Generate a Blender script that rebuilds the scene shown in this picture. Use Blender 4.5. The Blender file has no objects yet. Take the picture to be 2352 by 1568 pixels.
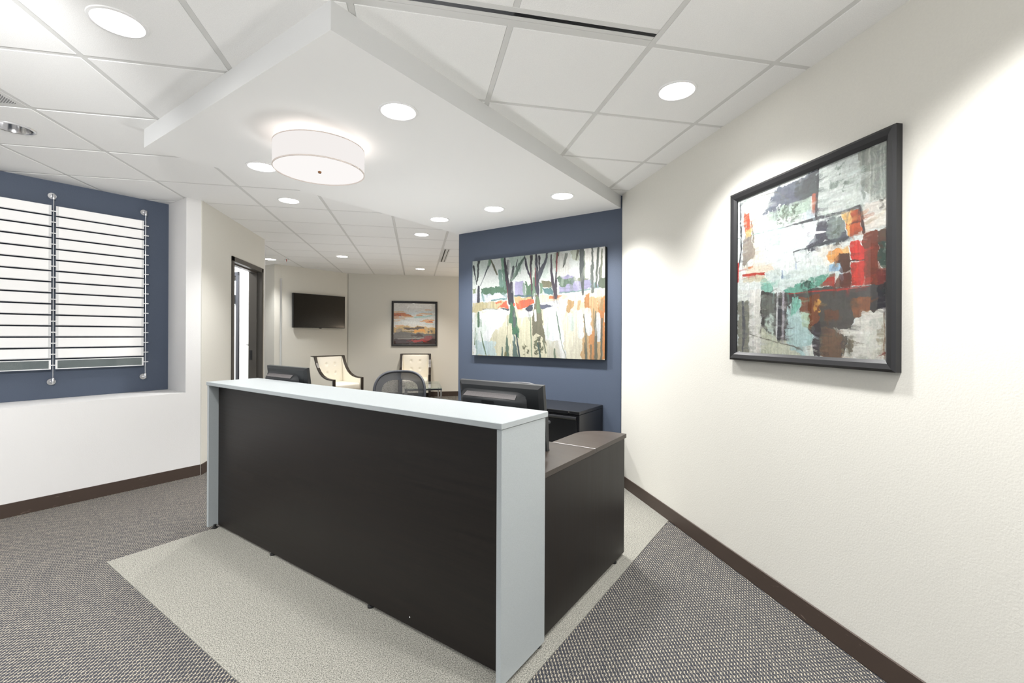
WORLD, SKY, EXPO = .5, 1, 1.2
UPS = ((-.6,-1.3,.9,95),(-2.6,-.6,.9,72),(.0,3.9,.75,20),(-.6,6.9,.6,17))
import bpy, bmesh, math, random
import numpy as np
from mathutils import Vector, Matrix
PI = math.pi
random.seed(4)
COL = bpy.context.scene.collection
# ---------------------------------------------------------------- frames of the room
# world: right wall runs along +Y, ceiling grid on X/Y.  The desk, the soffit and the two navy
# walls stand on a second frame (u, v) turned by RD.
RD = math.radians(43.445)
D1 = (math.cos(RD), math.sin(RD)); D2 = (-math.sin(RD), math.cos(RD))
def uv(u, v): return (u*D1[0]+v*D2[0], u*D1[1]+v*D2[1])
ZC, ZS = 2.55, 2.437
XR = 1.765
# ---------------------------------------------------------------- materials
def mat(name): 
    m = bpy.data.materials.new(name); m.use_nodes = True
    nt = m.node_tree; nt.nodes.clear()
    out = nt.nodes.new('ShaderNodeOutputMaterial')
    return m, nt, out
def N(nt, t, **kw):
    n = nt.nodes.new(t)
    for k, v in kw.items():
        if k.startswith('i_'): n.inputs[k[2:].replace('_', ' ')].default_value = v
        else: setattr(n, k, v)
    return n
def srgb(r, g, b):
    f = lambda c: (c/255/12.92) if c <= 10 else ((c/255+.055)/1.055)**2.4
    return (f(r), f(g), f(b), 1)
def coords(nt, scale=(1,1,1), rot=(0,0,0), kind='Object'):
    tc = N(nt, 'ShaderNodeTexCoord'); mp = N(nt, 'ShaderNodeMapping')
    mp.inputs['Scale'].default_value = scale; mp.inputs['Rotation'].default_value = rot
    nt.links.new(tc.outputs[kind], mp.inputs['Vector']); return mp.outputs[0]
def simple(name, col, rough=.5, metal=0, spec=.5, bump=0, bscale=200, var=0, vscale=200, stretch=(1,1,1), coat=0, trans=0, rotz=0):
    m, nt, out = mat(name)
    b = N(nt, 'ShaderNodeBsdfPrincipled')
    b.inputs['Base Color'].default_value = col; b.inputs['Roughness'].default_value = rough
    b.inputs['Metallic'].default_value = metal; b.inputs['Specular IOR Level'].default_value = spec
    if coat: b.inputs['Coat Weight'].default_value = coat; b.inputs['Coat Roughness'].default_value = .12
    if var:
        no = N(nt, 'ShaderNodeTexNoise'); no.inputs['Scale'].default_value = vscale; no.inputs['Detail'].default_value = 3
        nt.links.new(coords(nt, stretch, (0,0,rotz)), no.inputs['Vector'])
        mx = N(nt, 'ShaderNodeMix', data_type='RGBA')
        mx.inputs[6].default_value = tuple(max(0, c*(1-var)) for c in col[:3])+(1,)
        mx.inputs[7].default_value = tuple(min(1, c*(1+var)) for c in col[:3])+(1,)
        rr = N(nt, 'ShaderNodeMapRange'); rr.inputs[1].default_value = .35; rr.inputs[2].default_value = .65
        nt.links.new(no.outputs[0], rr.inputs[0]); nt.links.new(rr.outputs[0], mx.inputs[0])
        nt.links.new(mx.outputs[2], b.inputs['Base Color'])
    if bump:
        no = N(nt, 'ShaderNodeTexNoise'); no.inputs['Scale'].default_value = bscale; no.inputs['Detail'].default_value = 2
        nt.links.new(coords(nt), no.inputs['Vector'])
        bp = N(nt, 'ShaderNodeBump'); bp.inputs['Strength'].default_value = bump; bp.inputs['Distance'].default_value = .002
        nt.links.new(no.outputs[0], bp.inputs['Height']); nt.links.new(bp.outputs[0], b.inputs['Normal'])
    nt.links.new(b.outputs[0], out.inputs[0]); return m
def emit(name, col, s):
    m, nt, out = mat(name); e = N(nt, 'ShaderNodeEmission'); e.inputs[0].default_value = col; e.inputs[1].default_value = s
    nt.links.new(e.outputs[0], out.inputs[0]); return m
def glass(name, tint=(1,1,1,1), haze=0.0, hazecol=(.8,.8,.8,1), ior=.05):
    m, nt, out = mat(name)
    t = N(nt, 'ShaderNodeBsdfTransparent'); t.inputs[0].default_value = tint
    g = N(nt, 'ShaderNodeBsdfGlossy'); g.inputs['Roughness'].default_value = .01
    lw = N(nt, 'ShaderNodeLayerWeight'); lw.inputs[0].default_value = .5
    pw = N(nt, 'ShaderNodeMath', operation='POWER'); nt.links.new(lw.outputs['Facing'], pw.inputs[0]); pw.inputs[1].default_value = 4.5
    fr = N(nt, 'ShaderNodeMath', operation='MULTIPLY_ADD'); nt.links.new(pw.outputs[0], fr.inputs[0]); fr.inputs[1].default_value = .9; fr.inputs[2].default_value = .035
    mx = N(nt, 'ShaderNodeMixShader'); nt.links.new(fr.outputs[0], mx.inputs[0])
    nt.links.new(t.outputs[0], mx.inputs[1]); nt.links.new(g.outputs[0], mx.inputs[2])
    o = mx.outputs[0]
    if haze:
        d = N(nt, 'ShaderNodeBsdfDiffuse'); d.inputs[0].default_value = hazecol
        m2 = N(nt, 'ShaderNodeMixShader'); m2.inputs[0].default_value = haze
        nt.links.new(o, m2.inputs[1]); nt.links.new(d.outputs[0], m2.inputs[2]); o = m2.outputs[0]
    nt.links.new(o, out.inputs[0]); return m
def meshcloth(name, col, open_):
    m, nt, out = mat(name)
    t = N(nt, 'ShaderNodeBsdfTransparent'); d = N(nt, 'ShaderNodeBsdfPrincipled')
    d.inputs['Base Color'].default_value = col; d.inputs['Roughness'].default_value = .6
    wv = N(nt, 'ShaderNodeTexVoronoi'); wv.inputs['Scale'].default_value = 260
    nt.links.new(coords(nt), wv.inputs['Vector'])
    rr = N(nt, 'ShaderNodeMapRange'); rr.inputs[1].default_value = .15; rr.inputs[2].default_value = .75
    rr.inputs[3].default_value = min(1, open_*1.5); rr.inputs[4].default_value = open_*.5
    nt.links.new(wv.outputs['Distance'], rr.inputs[0])
    mx = N(nt, 'ShaderNodeMixShader'); nt.links.new(rr.outputs[0], mx.inputs[0])
    nt.links.new(d.outputs[0], mx.inputs[1]); nt.links.new(t.outputs[0], mx.inputs[2]); nt.links.new(mx.outputs[0], out.inputs[0]); return m
def carpet(name):
    """loop carpet: wavy beige threads with beads on charcoal"""
    m, nt, out = mat(name)
    b = N(nt, 'ShaderNodeBsdfPrincipled'); b.inputs['Roughness'].default_value = .95; b.inputs['Specular IOR Level'].default_value = .1
    v = coords(nt, (1,1,1), (0,0,math.radians(CARPET_ROT)))
    sx = N(nt, 'ShaderNodeSeparateXYZ'); nt.links.new(v, sx.inputs[0])
    def M(op, a, b_=None, c=None):
        n = N(nt, 'ShaderNodeMath', operation=op)
        for i, q in enumerate((a, b_, c)):
            if q is None: continue
            if isinstance(q, (int, float)): n.inputs[i].default_value = q
            else: nt.links.new(q, n.inputs[i])
        return n.outputs[0]
    X, Y = sx.outputs[0], sx.outputs[1]
    jn = N(nt, 'ShaderNodeTexNoise'); jn.inputs['Scale'].default_value = 90; jn.inputs['Detail'].default_value = 2
    nt.links.new(v, jn.inputs['Vector'])
    jit = M('MULTIPLY', M('SUBTRACT', jn.outputs[0], .5), .8)
    px_, py_ = .0140, .0207
    fy = M('ADD', M('MULTIPLY', Y, 1/py_), M('MULTIPLY', jit, .35))
    sawy = M('SUBTRACT', M('FRACT', fy), .5)                 # -.5 .. .5 along one loop of yarn
    # each loop leans, then crosses over to the next column with a thin link
    def yarn(slope, wob, w0, w1, pw, off=0.0):
        lean = M('ADD', M('MULTIPLY', fy, slope), M('MULTIPLY', M('SINE', M('MULTIPLY', fy, 2*PI)), wob))
        fx = M('ADD', M('ADD', M('ADD', M('MULTIPLY', X, 1/px_), lean), jit), off)
        dx_ = M('ABSOLUTE', M('SUBTRACT', M('FRACT', fx), .5))
        wid = M('SUBTRACT', w0, M('MULTIPLY', M('POWER', M('ABSOLUTE', M('MULTIPLY', sawy, 2)), pw), w1))
        return M('SUBTRACT', wid, dx_)
    # upright loops, and the thin yarn that crosses from each loop to the next column
    loops = yarn(0.0, .12, .165, .24, 2.0)
    link = M('SUBTRACT', yarn(-1.0, .0, -.05, -.08, 1.0), .0)
    rr = N(nt, 'ShaderNodeMapRange', interpolation_type='SMOOTHSTEP'); rr.inputs[1].default_value = -.13; rr.inputs[2].default_value = .13
    nt.links.new(M('MAXIMUM', loops, link), rr.inputs[0])
    mx = N(nt, 'ShaderNodeMix', data_type='RGBA'); mx.inputs[6].default_value = srgb(54, 56, 62); mx.inputs[7].default_value = srgb(172, 164, 148)
    nt.links.new(rr.outputs[0], mx.inputs[0])
    nz = N(nt, 'ShaderNodeTexNoise'); nz.inputs['Scale'].default_value = 420; nz.inputs['Detail'].default_value = 2; nt.links.new(v, nz.inputs['Vector'])
    m2 = N(nt, 'ShaderNodeMix', data_type='RGBA', blend_type='MULTIPLY'); m2.inputs[0].default_value = 1
    r2 = N(nt, 'ShaderNodeMapRange'); r2.inputs[1].default_value = .3; r2.inputs[2].default_value = .7; r2.inputs[3].default_value = .72; r2.inputs[4].default_value = 1.2
    nt.links.new(nz.outputs[0], r2.inputs[0]); nt.links.new(mx.outputs[2], m2.inputs[6]); nt.links.new(r2.outputs[0], m2.inputs[7])
    nt.links.new(m2.outputs[2], b.inputs['Base Color'])
    bp = N(nt, 'ShaderNodeBump'); bp.inputs['Strength'].default_value = .5; bp.inputs['Distance'].default_value = .003
    nt.links.new(rr.outputs[0], bp.inputs['Height']); nt.links.new(bp.outputs[0], b.inputs['Normal'])
    nt.links.new(b.outputs[0], out.inputs[0]); return m
CARPET_ROT = 5.0
def plush(name):
    m, nt, out = mat(name)
    b = N(nt, 'ShaderNodeBsdfPrincipled'); b.inputs['Roughness'].default_value = .95; b.inputs['Specular IOR Level'].default_value = .1
    v = coords(nt)
    no = N(nt, 'ShaderNodeTexNoise'); no.inputs['Scale'].default_value = 230; no.inputs['Detail'].default_value = 3; no.inputs['Roughness'].default_value = .6
    nt.links.new(v, no.inputs['Vector'])
    rp = N(nt, 'ShaderNodeValToRGB'); e = rp.color_ramp.elements
    e[0].position = .36; e[0].color = srgb(84, 84, 80); e[1].position = .62; e[1].color = srgb(162, 160, 151)
    nt.links.new(no.outputs[0], rp.inputs[0]); nt.links.new(rp.outputs[0], b.inputs['Base Color'])
    bp = N(nt, 'ShaderNodeBump'); bp.inputs['Strength'].default_value = .5; bp.inputs['Distance'].default_value = .003
    nt.links.new(no.outputs[0], bp.inputs['Height']); nt.links.new(bp.outputs[0], b.inputs['Normal'])
    nt.links.new(b.outputs[0], out.inputs[0]); return m
def wood(name, axis, c0=(13,10,9), c1=(28,22,19), rough=.4):
    m, nt, out = mat(name)
    b = N(nt, 'ShaderNodeBsdfPrincipled'); b.inputs['Roughness'].default_value = rough; b.inputs['Specular IOR Level'].default_value = .36
    sc = {'y': (60, 1.6, 60), 'z': (60, 60, 1.6), 'x': (1.6, 60, 60)}[axis]
    v = coords(nt, sc)
    no = N(nt, 'ShaderNodeTexNoise'); no.inputs['Scale'].default_value = 1.6; no.inputs['Detail'].default_value = 6; no.inputs['Distortion'].default_value = .7
    nt.links.new(v, no.inputs['Vector'])
    rp = N(nt, 'ShaderNodeValToRGB'); e = rp.color_ramp.elements
    e[0].position = .3; e[0].color = srgb(*c0); e[1].position = .75; e[1].color = srgb(*c1)
    nt.links.new(no.outputs[0], rp.inputs[0]); nt.links.new(rp.outputs[0], b.inputs['Base Color'])
    r2 = N(nt, 'ShaderNodeMapRange'); r2.inputs[3].default_value = rough-.05; r2.inputs[4].default_value = rough+.1
    nt.links.new(no.outputs[0], r2.inputs[0]); nt.links.new(r2.outputs[0], b.inputs['Roughness'])
    nt.links.new(b.outputs[0], out.inputs[0]); return m
def scuffed(name):
    m, nt, out = mat(name)
    b = N(nt, 'ShaderNodeBsdfPrincipled'); b.inputs['Roughness'].default_value = .45
    no = N(nt, 'ShaderNodeTexNoise'); no.inputs['Scale'].default_value = 9; no.inputs['Detail'].default_value = 6; no.inputs['Distortion'].default_value = 1.5
    nt.links.new(coords(nt, (1, 1, 5)), no.inputs['Vector'])
    rp = N(nt, 'ShaderNodeValToRGB'); e = rp.color_ramp.elements
    e[0].position = .66; e[0].color = srgb(66, 54, 47); e[1].position = .74; e[1].color = srgb(112, 98, 88)
    nt.links.new(no.outputs[0], rp.inputs[0]); nt.links.new(rp.outputs[0], b.inputs['Base Color'])
    nt.links.new(b.outputs[0], out.inputs[0]); return m
def perforated(name):
    m, nt, out = mat(name)
    b = N(nt, 'ShaderNodeBsdfPrincipled'); b.inputs['Roughness'].default_value = .5
    vo = N(nt, 'ShaderNodeTexVoronoi'); vo.inputs['Scale'].default_value = 110; vo.inputs['Randomness'].default_value = 0; vo.voronoi_dimensions = '2D'
    nt.links.new(coords(nt, (1, 1, 1), (0, 0, .78)), vo.inputs['Vector'])
    rp = N(nt, 'ShaderNodeValToRGB'); e = rp.color_ramp.elements; rp.color_ramp.interpolation = 'CONSTANT'
    e[0].position = 0; e[0].color = srgb(40, 40, 42); e[1].position = .36; e[1].color = srgb(205, 205, 205)
    nt.links.new(vo.outputs['Distance'], rp.inputs[0]); nt.links.new(rp.outputs[0], b.inputs['Base Color'])
    nt.links.new(b.outputs[0], out.inputs[0]); return m
def painted(name, rough=.6):
    m, nt, out = mat(name)
    b = N(nt, 'ShaderNodeBsdfPrincipled'); b.inputs['Roughness'].default_value = rough
    a = N(nt, 'ShaderNodeVertexColor', layer_name='paint'); nt.links.new(a.outputs[0], b.inputs['Base Color'])
    nt.links.new(b.outputs[0], out.inputs[0]); return m

M = dict(
 ceil=simple('ceiling_tile', srgb(240,240,239), .9, bump=.35, bscale=260, var=.035, vscale=330),
 grid=simple('grid_metal', srgb(212,212,210), .5),
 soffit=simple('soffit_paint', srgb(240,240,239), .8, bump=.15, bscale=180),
 soffit_side=simple('soffit_side_darker', srgb(216,217,217), .8, bump=.15, bscale=180),
 wall=simple('wall_cream', srgb(216,214,206), .75, bump=.3, bscale=160, var=.012, vscale=120),
 wall_w=simple('wall_white', srgb(222,221,220), .75, bump=.3, bscale=160),
 navy=simple('wall_navy', srgb(72,82,99), .62, bump=.3, bscale=160, var=.03, vscale=260),
 carpet=carpet('loop_carpet'), plush=plush('plush_carpet'),
 base=scuffed('cove_base'),
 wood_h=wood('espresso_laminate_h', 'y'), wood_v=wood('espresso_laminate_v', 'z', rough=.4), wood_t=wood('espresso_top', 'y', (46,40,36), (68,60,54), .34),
 white=simple('white_laminate', srgb(162,168,170), .42, var=.05, vscale=420),
 black=simple('black_plastic', srgb(34,36,38), .42), blackm=simple('black_metal', srgb(24,25,28), .33), tvb=simple('tv_black', srgb(8,8,8), .12),
 grey=simple('grey_plastic', srgb(46,48,54), .45), vent=simple('vent_perforation', srgb(92,88,88), .5, var=.5, vscale=700),
 chrome=simple('chrome', (.82,.82,.84,1), .12, metal=1), steel=simple('brushed_steel', (.75,.75,.76,1), .28, metal=1), brass=simple('finial_bronze', srgb(150,110,80), .35, metal=1),
 leather=simple('cream_leather', srgb(238,233,220), .42, bump=.1, bscale=90), dwood=simple('dark_walnut', srgb(46,38,32), .3, var=.3, vscale=20, stretch=(8,8,1)),
 frame=simple('black_frame', srgb(34,34,36), .4), bronze=simple('bronze_metal', srgb(70,66,60), .45),
 insert=simple('white_insert', srgb(252,251,250), .7), acryl=simple('acrylic_edge', srgb(222,222,222), .25),
 clear=glass('clear_acrylic', (.93,.95,.94,1), .30, (.32,.36,.35,1)), pane=glass('picture_glass'), tglass=glass('table_glass', (.90,.96,.93,1), .03, (.7,.8,.76,1)),
 frost=simple('frosted_glass', srgb(236,244,244), .3),
 lamp=emit('downlight_lens', (1,.985,.96,1), 9), shade=emit('drum_fabric', (1,.955,.93,1), .395), diff=emit('drum_diffuser', (1,.965,.945,1), .425),
 band=simple('shade_band', srgb(226,216,210), .8), trimw=simple('white_trim', srgb(238,238,238), .5),
 reflect=simple('can_reflector', (.62,.62,.63,1), .16, metal=1), dark=simple('dark_slot', srgb(22,23,25), .6), perf=perforated('perforated_steel'), plate=simple('switch_plate', srgb(240,240,238), .5),
 rubber=simple('rubber', srgb(20,20,20), .7),
 cloth=meshcloth('woven_mesh', srgb(50,52,56), .10), cloth2=meshcloth('sheer_mesh', srgb(64,64,64), .42),
 red=simple('red_bulb', srgb(220,60,50), .3), paint=painted('canvas_paint', .75), print=painted('art_print', .6), side=simple('canvas_side', srgb(30,34,30), .8))

# ---------------------------------------------------------------- mesh helpers
class MB:
    def __init__(s): s.bm = bmesh.new()
    def box(s, x0, x1, y0, y1, z0, z1, bev=0, seg=2):
        if x0 > x1: x0, x1 = x1, x0
        if y0 > y1: y0, y1 = y1, y0
        vs = [s.bm.verts.new((x, y, z)) for x in (x0, x1) for y in (y0, y1) for z in (z0, z1)]
        fs = [s.bm.faces.new([vs[i] for i in q]) for q in ((0,1,3,2),(4,6,7,5),(0,4,5,1),(2,3,7,6),(0,2,6,4),(1,5,7,3))]
        if bev:
            es = list({e for f in fs for e in f.edges})
            bmesh.ops.bevel(s.bm, geom=es, offset=bev, segments=seg, profile=.5, affect='EDGES')
        return s
    def prism(s, pts, a, b, axis='z', bev=0):
        f = {'z': lambda p, h: (p[0], p[1], h), 'x': lambda p, h: (h, p[0], p[1]), 'y': lambda p, h: (p[0], h, p[1])}[axis]
        A = [s.bm.verts.new(f(p, a)) for p in pts]; B = [s.bm.verts.new(f(p, b)) for p in pts]
        fs = [s.bm.faces.new(A), s.bm.faces.new(B[::-1])]
        n = len(pts)
        for i in range(n): fs.append(s.bm.faces.new([A[i], B[i], B[(i+1) % n], A[(i+1) % n]]))
        bmesh.ops.recalc_face_normals(s.bm, faces=fs)
        if bev: bmesh.ops.bevel(s.bm, geom=list({e for f_ in fs for e in f_.edges}), offset=bev, segments=2, profile=.5, affect='EDGES')
        return s
    def tube(s, pts, r, seg=10, closed=False, cap=True):
        pts = [Vector(p) for p in pts]; n = len(pts); rings = []
        rs = r if isinstance(r, (list, tuple)) else [r]*n
        up = None
        for i, p in enumerate(pts):
            if closed: t = pts[(i+1) % n]-pts[i-1]
            else: t = pts[min(i+1, n-1)]-pts[max(i-1, 0)]
            t.normalize()
            if up is None:
                up = Vector((0, 0, 1)) if abs(t.z) < .9 else Vector((1, 0, 0))
            a = (up - t*up.dot(t)).normalized(); up = a; b = t.cross(a)
            rings.append([s.bm.verts.new(p+(a*math.cos(k*2*PI/seg)+b*math.sin(k*2*PI/seg))*rs[i]) for k in range(seg)])
        for i in range(n if closed else n-1):
            A, B = rings[i], rings[(i+1) % n]
            for k in range(seg): s.bm.faces.new([A[k], A[(k+1) % seg], B[(k+1) % seg], B[k]])
        if cap and not closed: s.bm.faces.new(rings[0][::-1]); s.bm.faces.new(rings[-1])
        return s
    def lathe(s, prof, c=(0,0,0), seg=48, axis='z', closed=False, caps=True):
        rings = []
        for r, h in prof:
            ring = []
            for k in range(seg):
                a = 2*PI*k/seg; q = (r*math.cos(a), r*math.sin(a), h)
                if axis == 'y': q = (q[0], q[2], q[1])
                if axis == 'x': q = (q[2], q[0], q[1])
                ring.append(s.bm.verts.new((c[0]+q[0], c[1]+q[1], c[2]+q[2])))
            rings.append(ring)
        m = len(rings)
        for i in range(m if closed else m-1):
            A, B = rings[i], rings[(i+1) % m]
            for k in range(seg): s.bm.faces.new([A[k], A[(k+1) % seg], B[(k+1) % seg], B[k]])
        if not closed:
            for R_, q in ((rings[0], prof[0]), (rings[-1], prof[-1])):
                if q[0] > 1e-5 and caps: s.bm.faces.new(R_)
            bmesh.ops.remove_doubles(s.bm, verts=[v for rg in rings for v in rg], dist=1e-6)
        return s
    def grid(s, f, nu, nv):
        V = [[s.bm.verts.new(f(i/nu, j/nv)) for j in range(nv+1)] for i in range(nu+1)]
        for i in range(nu):
            for j in range(nv): s.bm.faces.new([V[i][j], V[i+1][j], V[i+1][j+1], V[i][j+1]])
        return s
    def obj(s, name, m, parent=None, smooth=False, loc=None, rz=None, solid=0, fix=True):
        if fix: bmesh.ops.recalc_face_normals(s.bm, faces=s.bm.faces)
        me = bpy.data.meshes.new(name); s.bm.to_mesh(me); s.bm.free()
        for q in (m if isinstance(m, (list, tuple)) else [m]): me.materials.append(q)
        if smooth:
            me.polygons.foreach_set('use_smooth', [True]*len(me.polygons))
            if smooth != 'all':
                try: me.set_sharp_from_angle(angle=math.radians(35))
                except Exception: pass
        o = bpy.data.objects.new(name, me); COL.objects.link(o)
        if parent: o.parent = parent
        if loc is not None: o.location = loc
        if rz is not None: o.rotation_euler = (0, 0, rz)
        if solid:
            md = o.modifiers.new('solid', 'SOLIDIFY'); md.thickness = solid; md.offset = 0
        return o
def tag(o, label=None, cat=None, group=None, kind=None):
    if label: o['label'] = label
    if cat: o['category'] = cat
    if group: o['group'] = group
    if kind: o['kind'] = kind
    return o
def thing(name, label, cat, loc=(0,0,0), rz=0, group=None):
    o = bpy.data.objects.new(name, None); COL.objects.link(o); o.empty_display_size = .1
    o.location = loc; o.rotation_euler = (0, 0, rz); return tag(o, label, cat, group)
def struct(name, mb, m, label=None, **k):
    o = mb.obj(name, m, **k); o['kind'] = 'structure'
    return o
def dup(root, loc, rz=None, label=None):
    r = root.copy(); COL.objects.link(r); r.location = loc
    if rz is not None: r.rotation_euler = (0, 0, rz)
    if label: r['label'] = label
    for ch in list(root.children):
        c = ch.copy(); COL.objects.link(c); c.parent = r
        for g in list(ch.children):
            d = g.copy(); COL.objects.link(d); d.parent = c
    return r

# ---------------------------------------------------------------- the shell
X0, X1, Y0, Y1 = -4.6, 3.4, -3.0, 11.0
struct('floor', MB().box(X0, X1, Y0, Y1, -.1, 0), M['carpet'])
# inlay of light plush carpet under the desk, laid in the desk's frame
inlay = [(.829, 3.39), (.829, .924), (3.345, .924), (3.863, 1.42), (3.863, 3.39)]
struct('floor_inlay', MB().prism([uv(*p) for p in inlay], .0, .004), M['plush'])
# ceiling: 24 inch tiles with a small reveal, in a T-bar grid
GX0, GY0, P = .364, 1.776, .6096
tl = MB(); gr = MB()
ni0, ni1 = -7, 5; nj0, nj1 = -7, 14
OFF = (-2.38, 3.305)
skip = {(-5, 1), (-5, 2)}
for i in range(ni0, ni1):
    for j in range(nj0, nj1):
        xa, ya = GX0+i*P+.013, GY0+j*P+.013; xb, yb = xa+P-.026, ya+P-.026
        if i in (-1, 0) and j == -1: yb -= .085         # the slot diffuser takes this strip
        if i == 0 and j in (8, 9): xa += .10
        if i == -5 and j == 1: continue                 # the return grille's bay
        if xa < OFF[0] < xb and ya < OFF[1] < yb:       # tile with the open, unlit can
            n = 48; inn = []; outr = []
            for k in range(n):
                a = 2*PI*k/n; c, s_ = math.cos(a), math.sin(a)
                inn.append((OFF[0]+.082*c, OFF[1]+.082*s_))
                t = min((xb-OFF[0])/c if c > 1e-9 else ((xa-OFF[0])/c if c < -1e-9 else 9), (yb-OFF[1])/s_ if s_ > 1e-9 else ((ya-OFF[1])/s_ if s_ < -1e-9 else 9))
                outr.append((OFF[0]+c*t, OFF[1]+s_*t))
            I = [tl.bm.verts.new((p[0], p[1], ZC-.002)) for p in inn]; O = [tl.bm.verts.new((p[0], p[1], ZC-.002)) for p in outr]
            O2 = [tl.bm.verts.new((p[0], p[1], ZC+.01)) for p in outr]
            for k in range(n):
                q = (k+1) % n; tl.bm.faces.new([I[k], I[q], O[q], O[k]]); tl.bm.faces.new([O[k], O[q], O2[q], O2[k]])
            for cx_, cy_ in ((xa, ya), (xb, ya), (xb, yb), (xa, yb)):
                near = sorted(range(n), key=lambda k: (outr[k][0]-cx_)**2+(outr[k][1]-cy_)**2)[:2]
                c0 = tl.bm.verts.new((cx_, cy_, ZC-.002)); tl.bm.faces.new([c0, O[near[0]], O[near[1]]])
            continue
        tl.box(xa, xb, ya, yb, ZC-.002, ZC+.02, .0016, 1)
struct('ceiling', tl, M['ceil'])
for i in range(ni0, ni1+1): gr.box(GX0+i*P-.012, GX0+i*P+.012, Y0, Y1, ZC, ZC+.03)
for j in range(nj0, nj1+1): gr.box(X0-.1, X1+.1, GY0+j*P-.012, GY0+j*P+.012, ZC+.0004, ZC+.0304)
gr.box(X0, X1, Y0, Y1, ZC+.12, ZC+.14)
struct('ceiling_grid', gr, M['grid'])
# soffit over the desk
so = MB().prism([uv(*p) for p in ((.998, 1.508), (.998, 3.405), (3.863, 3.405), (3.863, 1.508))], ZS, ZC-.002)
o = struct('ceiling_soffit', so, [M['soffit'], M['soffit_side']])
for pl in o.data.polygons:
    if abs(pl.normal.z) < .5: pl.material_index = 1  # vertical faces take a darker tone of the same finish
# right wall
struct('wall_right', MB().box(XR, XR+.12, Y0, 3.72, 0, ZC), M['wall'])
struct('baseboard_right', MB().box(XR-.008, XR, Y0, 3.70, 0, .1, .003, 1), M['base'])
# navy wall behind the desk (plane u = 3.863)
c0 = uv(3.863, 3.404); 
o = struct('wall_back', MB().prism([uv(3.863, 1.50), uv(3.863, 3.404), uv(3.983, 3.404), uv(3.983, 1.40)], 0, ZC-.003), M['navy'])
# left wall: low wall with a niche above it, navy at the back of the niche
VL, VB = 4.789, 5.195
lw = MB().prism([uv(-1.6, VL), uv(1.717, VL), uv(1.717, VB+.1), uv(-1.6, VB+.1)], 0, .777)
lw.prism([uv(1.717, VL), uv(1.842, VL), (-1.952, 4.86), uv(1.87, VB+.1), uv(1.717, VB+.1)], 0, ZC-.002)
struct('wall_left', lw, M['wall_w'])
struct('wall_left_niche', MB().prism([uv(-1.6, VB), uv(1.717, VB), uv(1.717, VB+.098), uv(-1.6, VB+.098)], .778, ZC-.002), M['navy'])
struct('baseboard_left', MB().prism([uv(-1.6, VL-.008), uv(1.836, VL-.008), uv(1.842, VL), uv(-1.6, VL)], 0, .098), M['base'])
# wall with the doorway
XD = -1.952; dy0, dy1, dz = 5.43, 6.44, 2.15; WE = 6.53
dw = MB().box(XD-.13, XD, 4.74, dy0+.02, 0, ZC-.002).box(XD-.13, XD, dy1-.02, WE, 0, ZC-.002).box(XD-.13, XD, dy0+.02, dy1-.02, dz-.02, ZC-.002)
struct('wall_doorway', dw, M['wall'])
struct('baseboard_doorway', MB().box(XD, XD+.008, 4.74, dy0, 0, .098).box(XD, XD+.008, dy1, WE+.006, 0, .098), M['base'])
# back lounge
def seg(u0, v0, u1, v1, t=.1):  # wall between two points of the desk frame, thickness to the left of the run
    a, b = Vector(uv(u0, v0)), Vector(uv(u1, v1)); d = (b-a).normalized(); n = Vector((-d.y, d.x))*t
    return [tuple(a), tuple(b), tuple(b+n), tuple(a+n)]
struct('wall_lounge_left', MB().prism(seg(4.37, 8.07, 5.83, 8.07, .12), 0, ZC-.002), M['wall'])
struct('wall_lounge_pier', MB().prism(seg(4.37, 10.2, 4.37, 8.072, -.12), 0, ZC-.002), M['wall'])
struct('wall_lounge_back', MB().box(-1.36, 3.3, 9.80, 9.92, 0, ZC-.002), M['wall'])
struct('wall_lounge_right', MB().box(3.2, 3.3, 4.4, 9.8, 0, ZC-.002), M['wall'])
struct('baseboard_lounge', MB().box(-1.3, 3.2, 9.79, 9.80, 0, .1), M['base'])
t_ = MB(); a = uv(4.366, 8.066); t_.box(a[0]-.014, a[0]+.014, a[1]-.012, a[1]+.012, 0, ZC-.25)
struct('trim_1', t_, M['steel'])
# small room behind the doorway
a = uv(3.09, 5.93+.14)
W0 = Vector((XD-.10, 6.50)); dd = Vector(D2)
def along(s, off=0): p = W0+dd*s+Vector(D1)*off; return (p.x, p.y)
struct('wall_hall', MB().prism([along(-.05), along(.47), along(.47, .1), along(-.05, .1)], 0, ZC-.002).prism([along(1.36), along(2.6), along(2.6, .1), along(1.36, .1)], 0, ZC-.002).prism([along(.47), along(1.36), along(1.36, .1), along(.47, .1)], 2.12, ZC-.002), M['wall_w'])
struct('wall_hall_far', MB().box(-4.4, -4.3, 4.2, 9, 0, ZC-.002), M['wall_w'])
# glazed door in the hall
dr = thing('door_2', None, None); dr['kind'] = 'structure'
hd = MB()
for s0, s1, z0, z1 in ((.43, .475, 0, 2.15), (1.35, 1.40, 0, 2.15), (.43, 1.40, 2.10, 2.15), (.475, .49, 0, 2.1)):
    hd.prism([along(s0, -.02), along(s1, -.02), along(s1, .05), along(s0, .05)], z0, z1)
hd.obj('door_frame', M['grey'], dr)
MB().prism([along(.49, .0), along(1.35, .0), along(1.35, .02), along(.49, .02)], .02, 1.90).obj('glass_panel', M['frost'], dr)
MB().prism([along(.49, .0), along(1.35, .0), along(1.35, .02), along(.49, .02)], 1.90, 2.04).obj('transom', M['frost'], dr)
MB().prism([along(.49, -.01), along(1.35, -.01), along(1.35, .03), along(.49, .03)], 2.04, 2.10).obj('header', M['rubber'], dr)
MB().prism([along(.52, -.03), along(.56, -.03), along(.56, .0), along(.52, .0)], 1.72, 1.84).obj('closer', M['grey'], dr)
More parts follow.
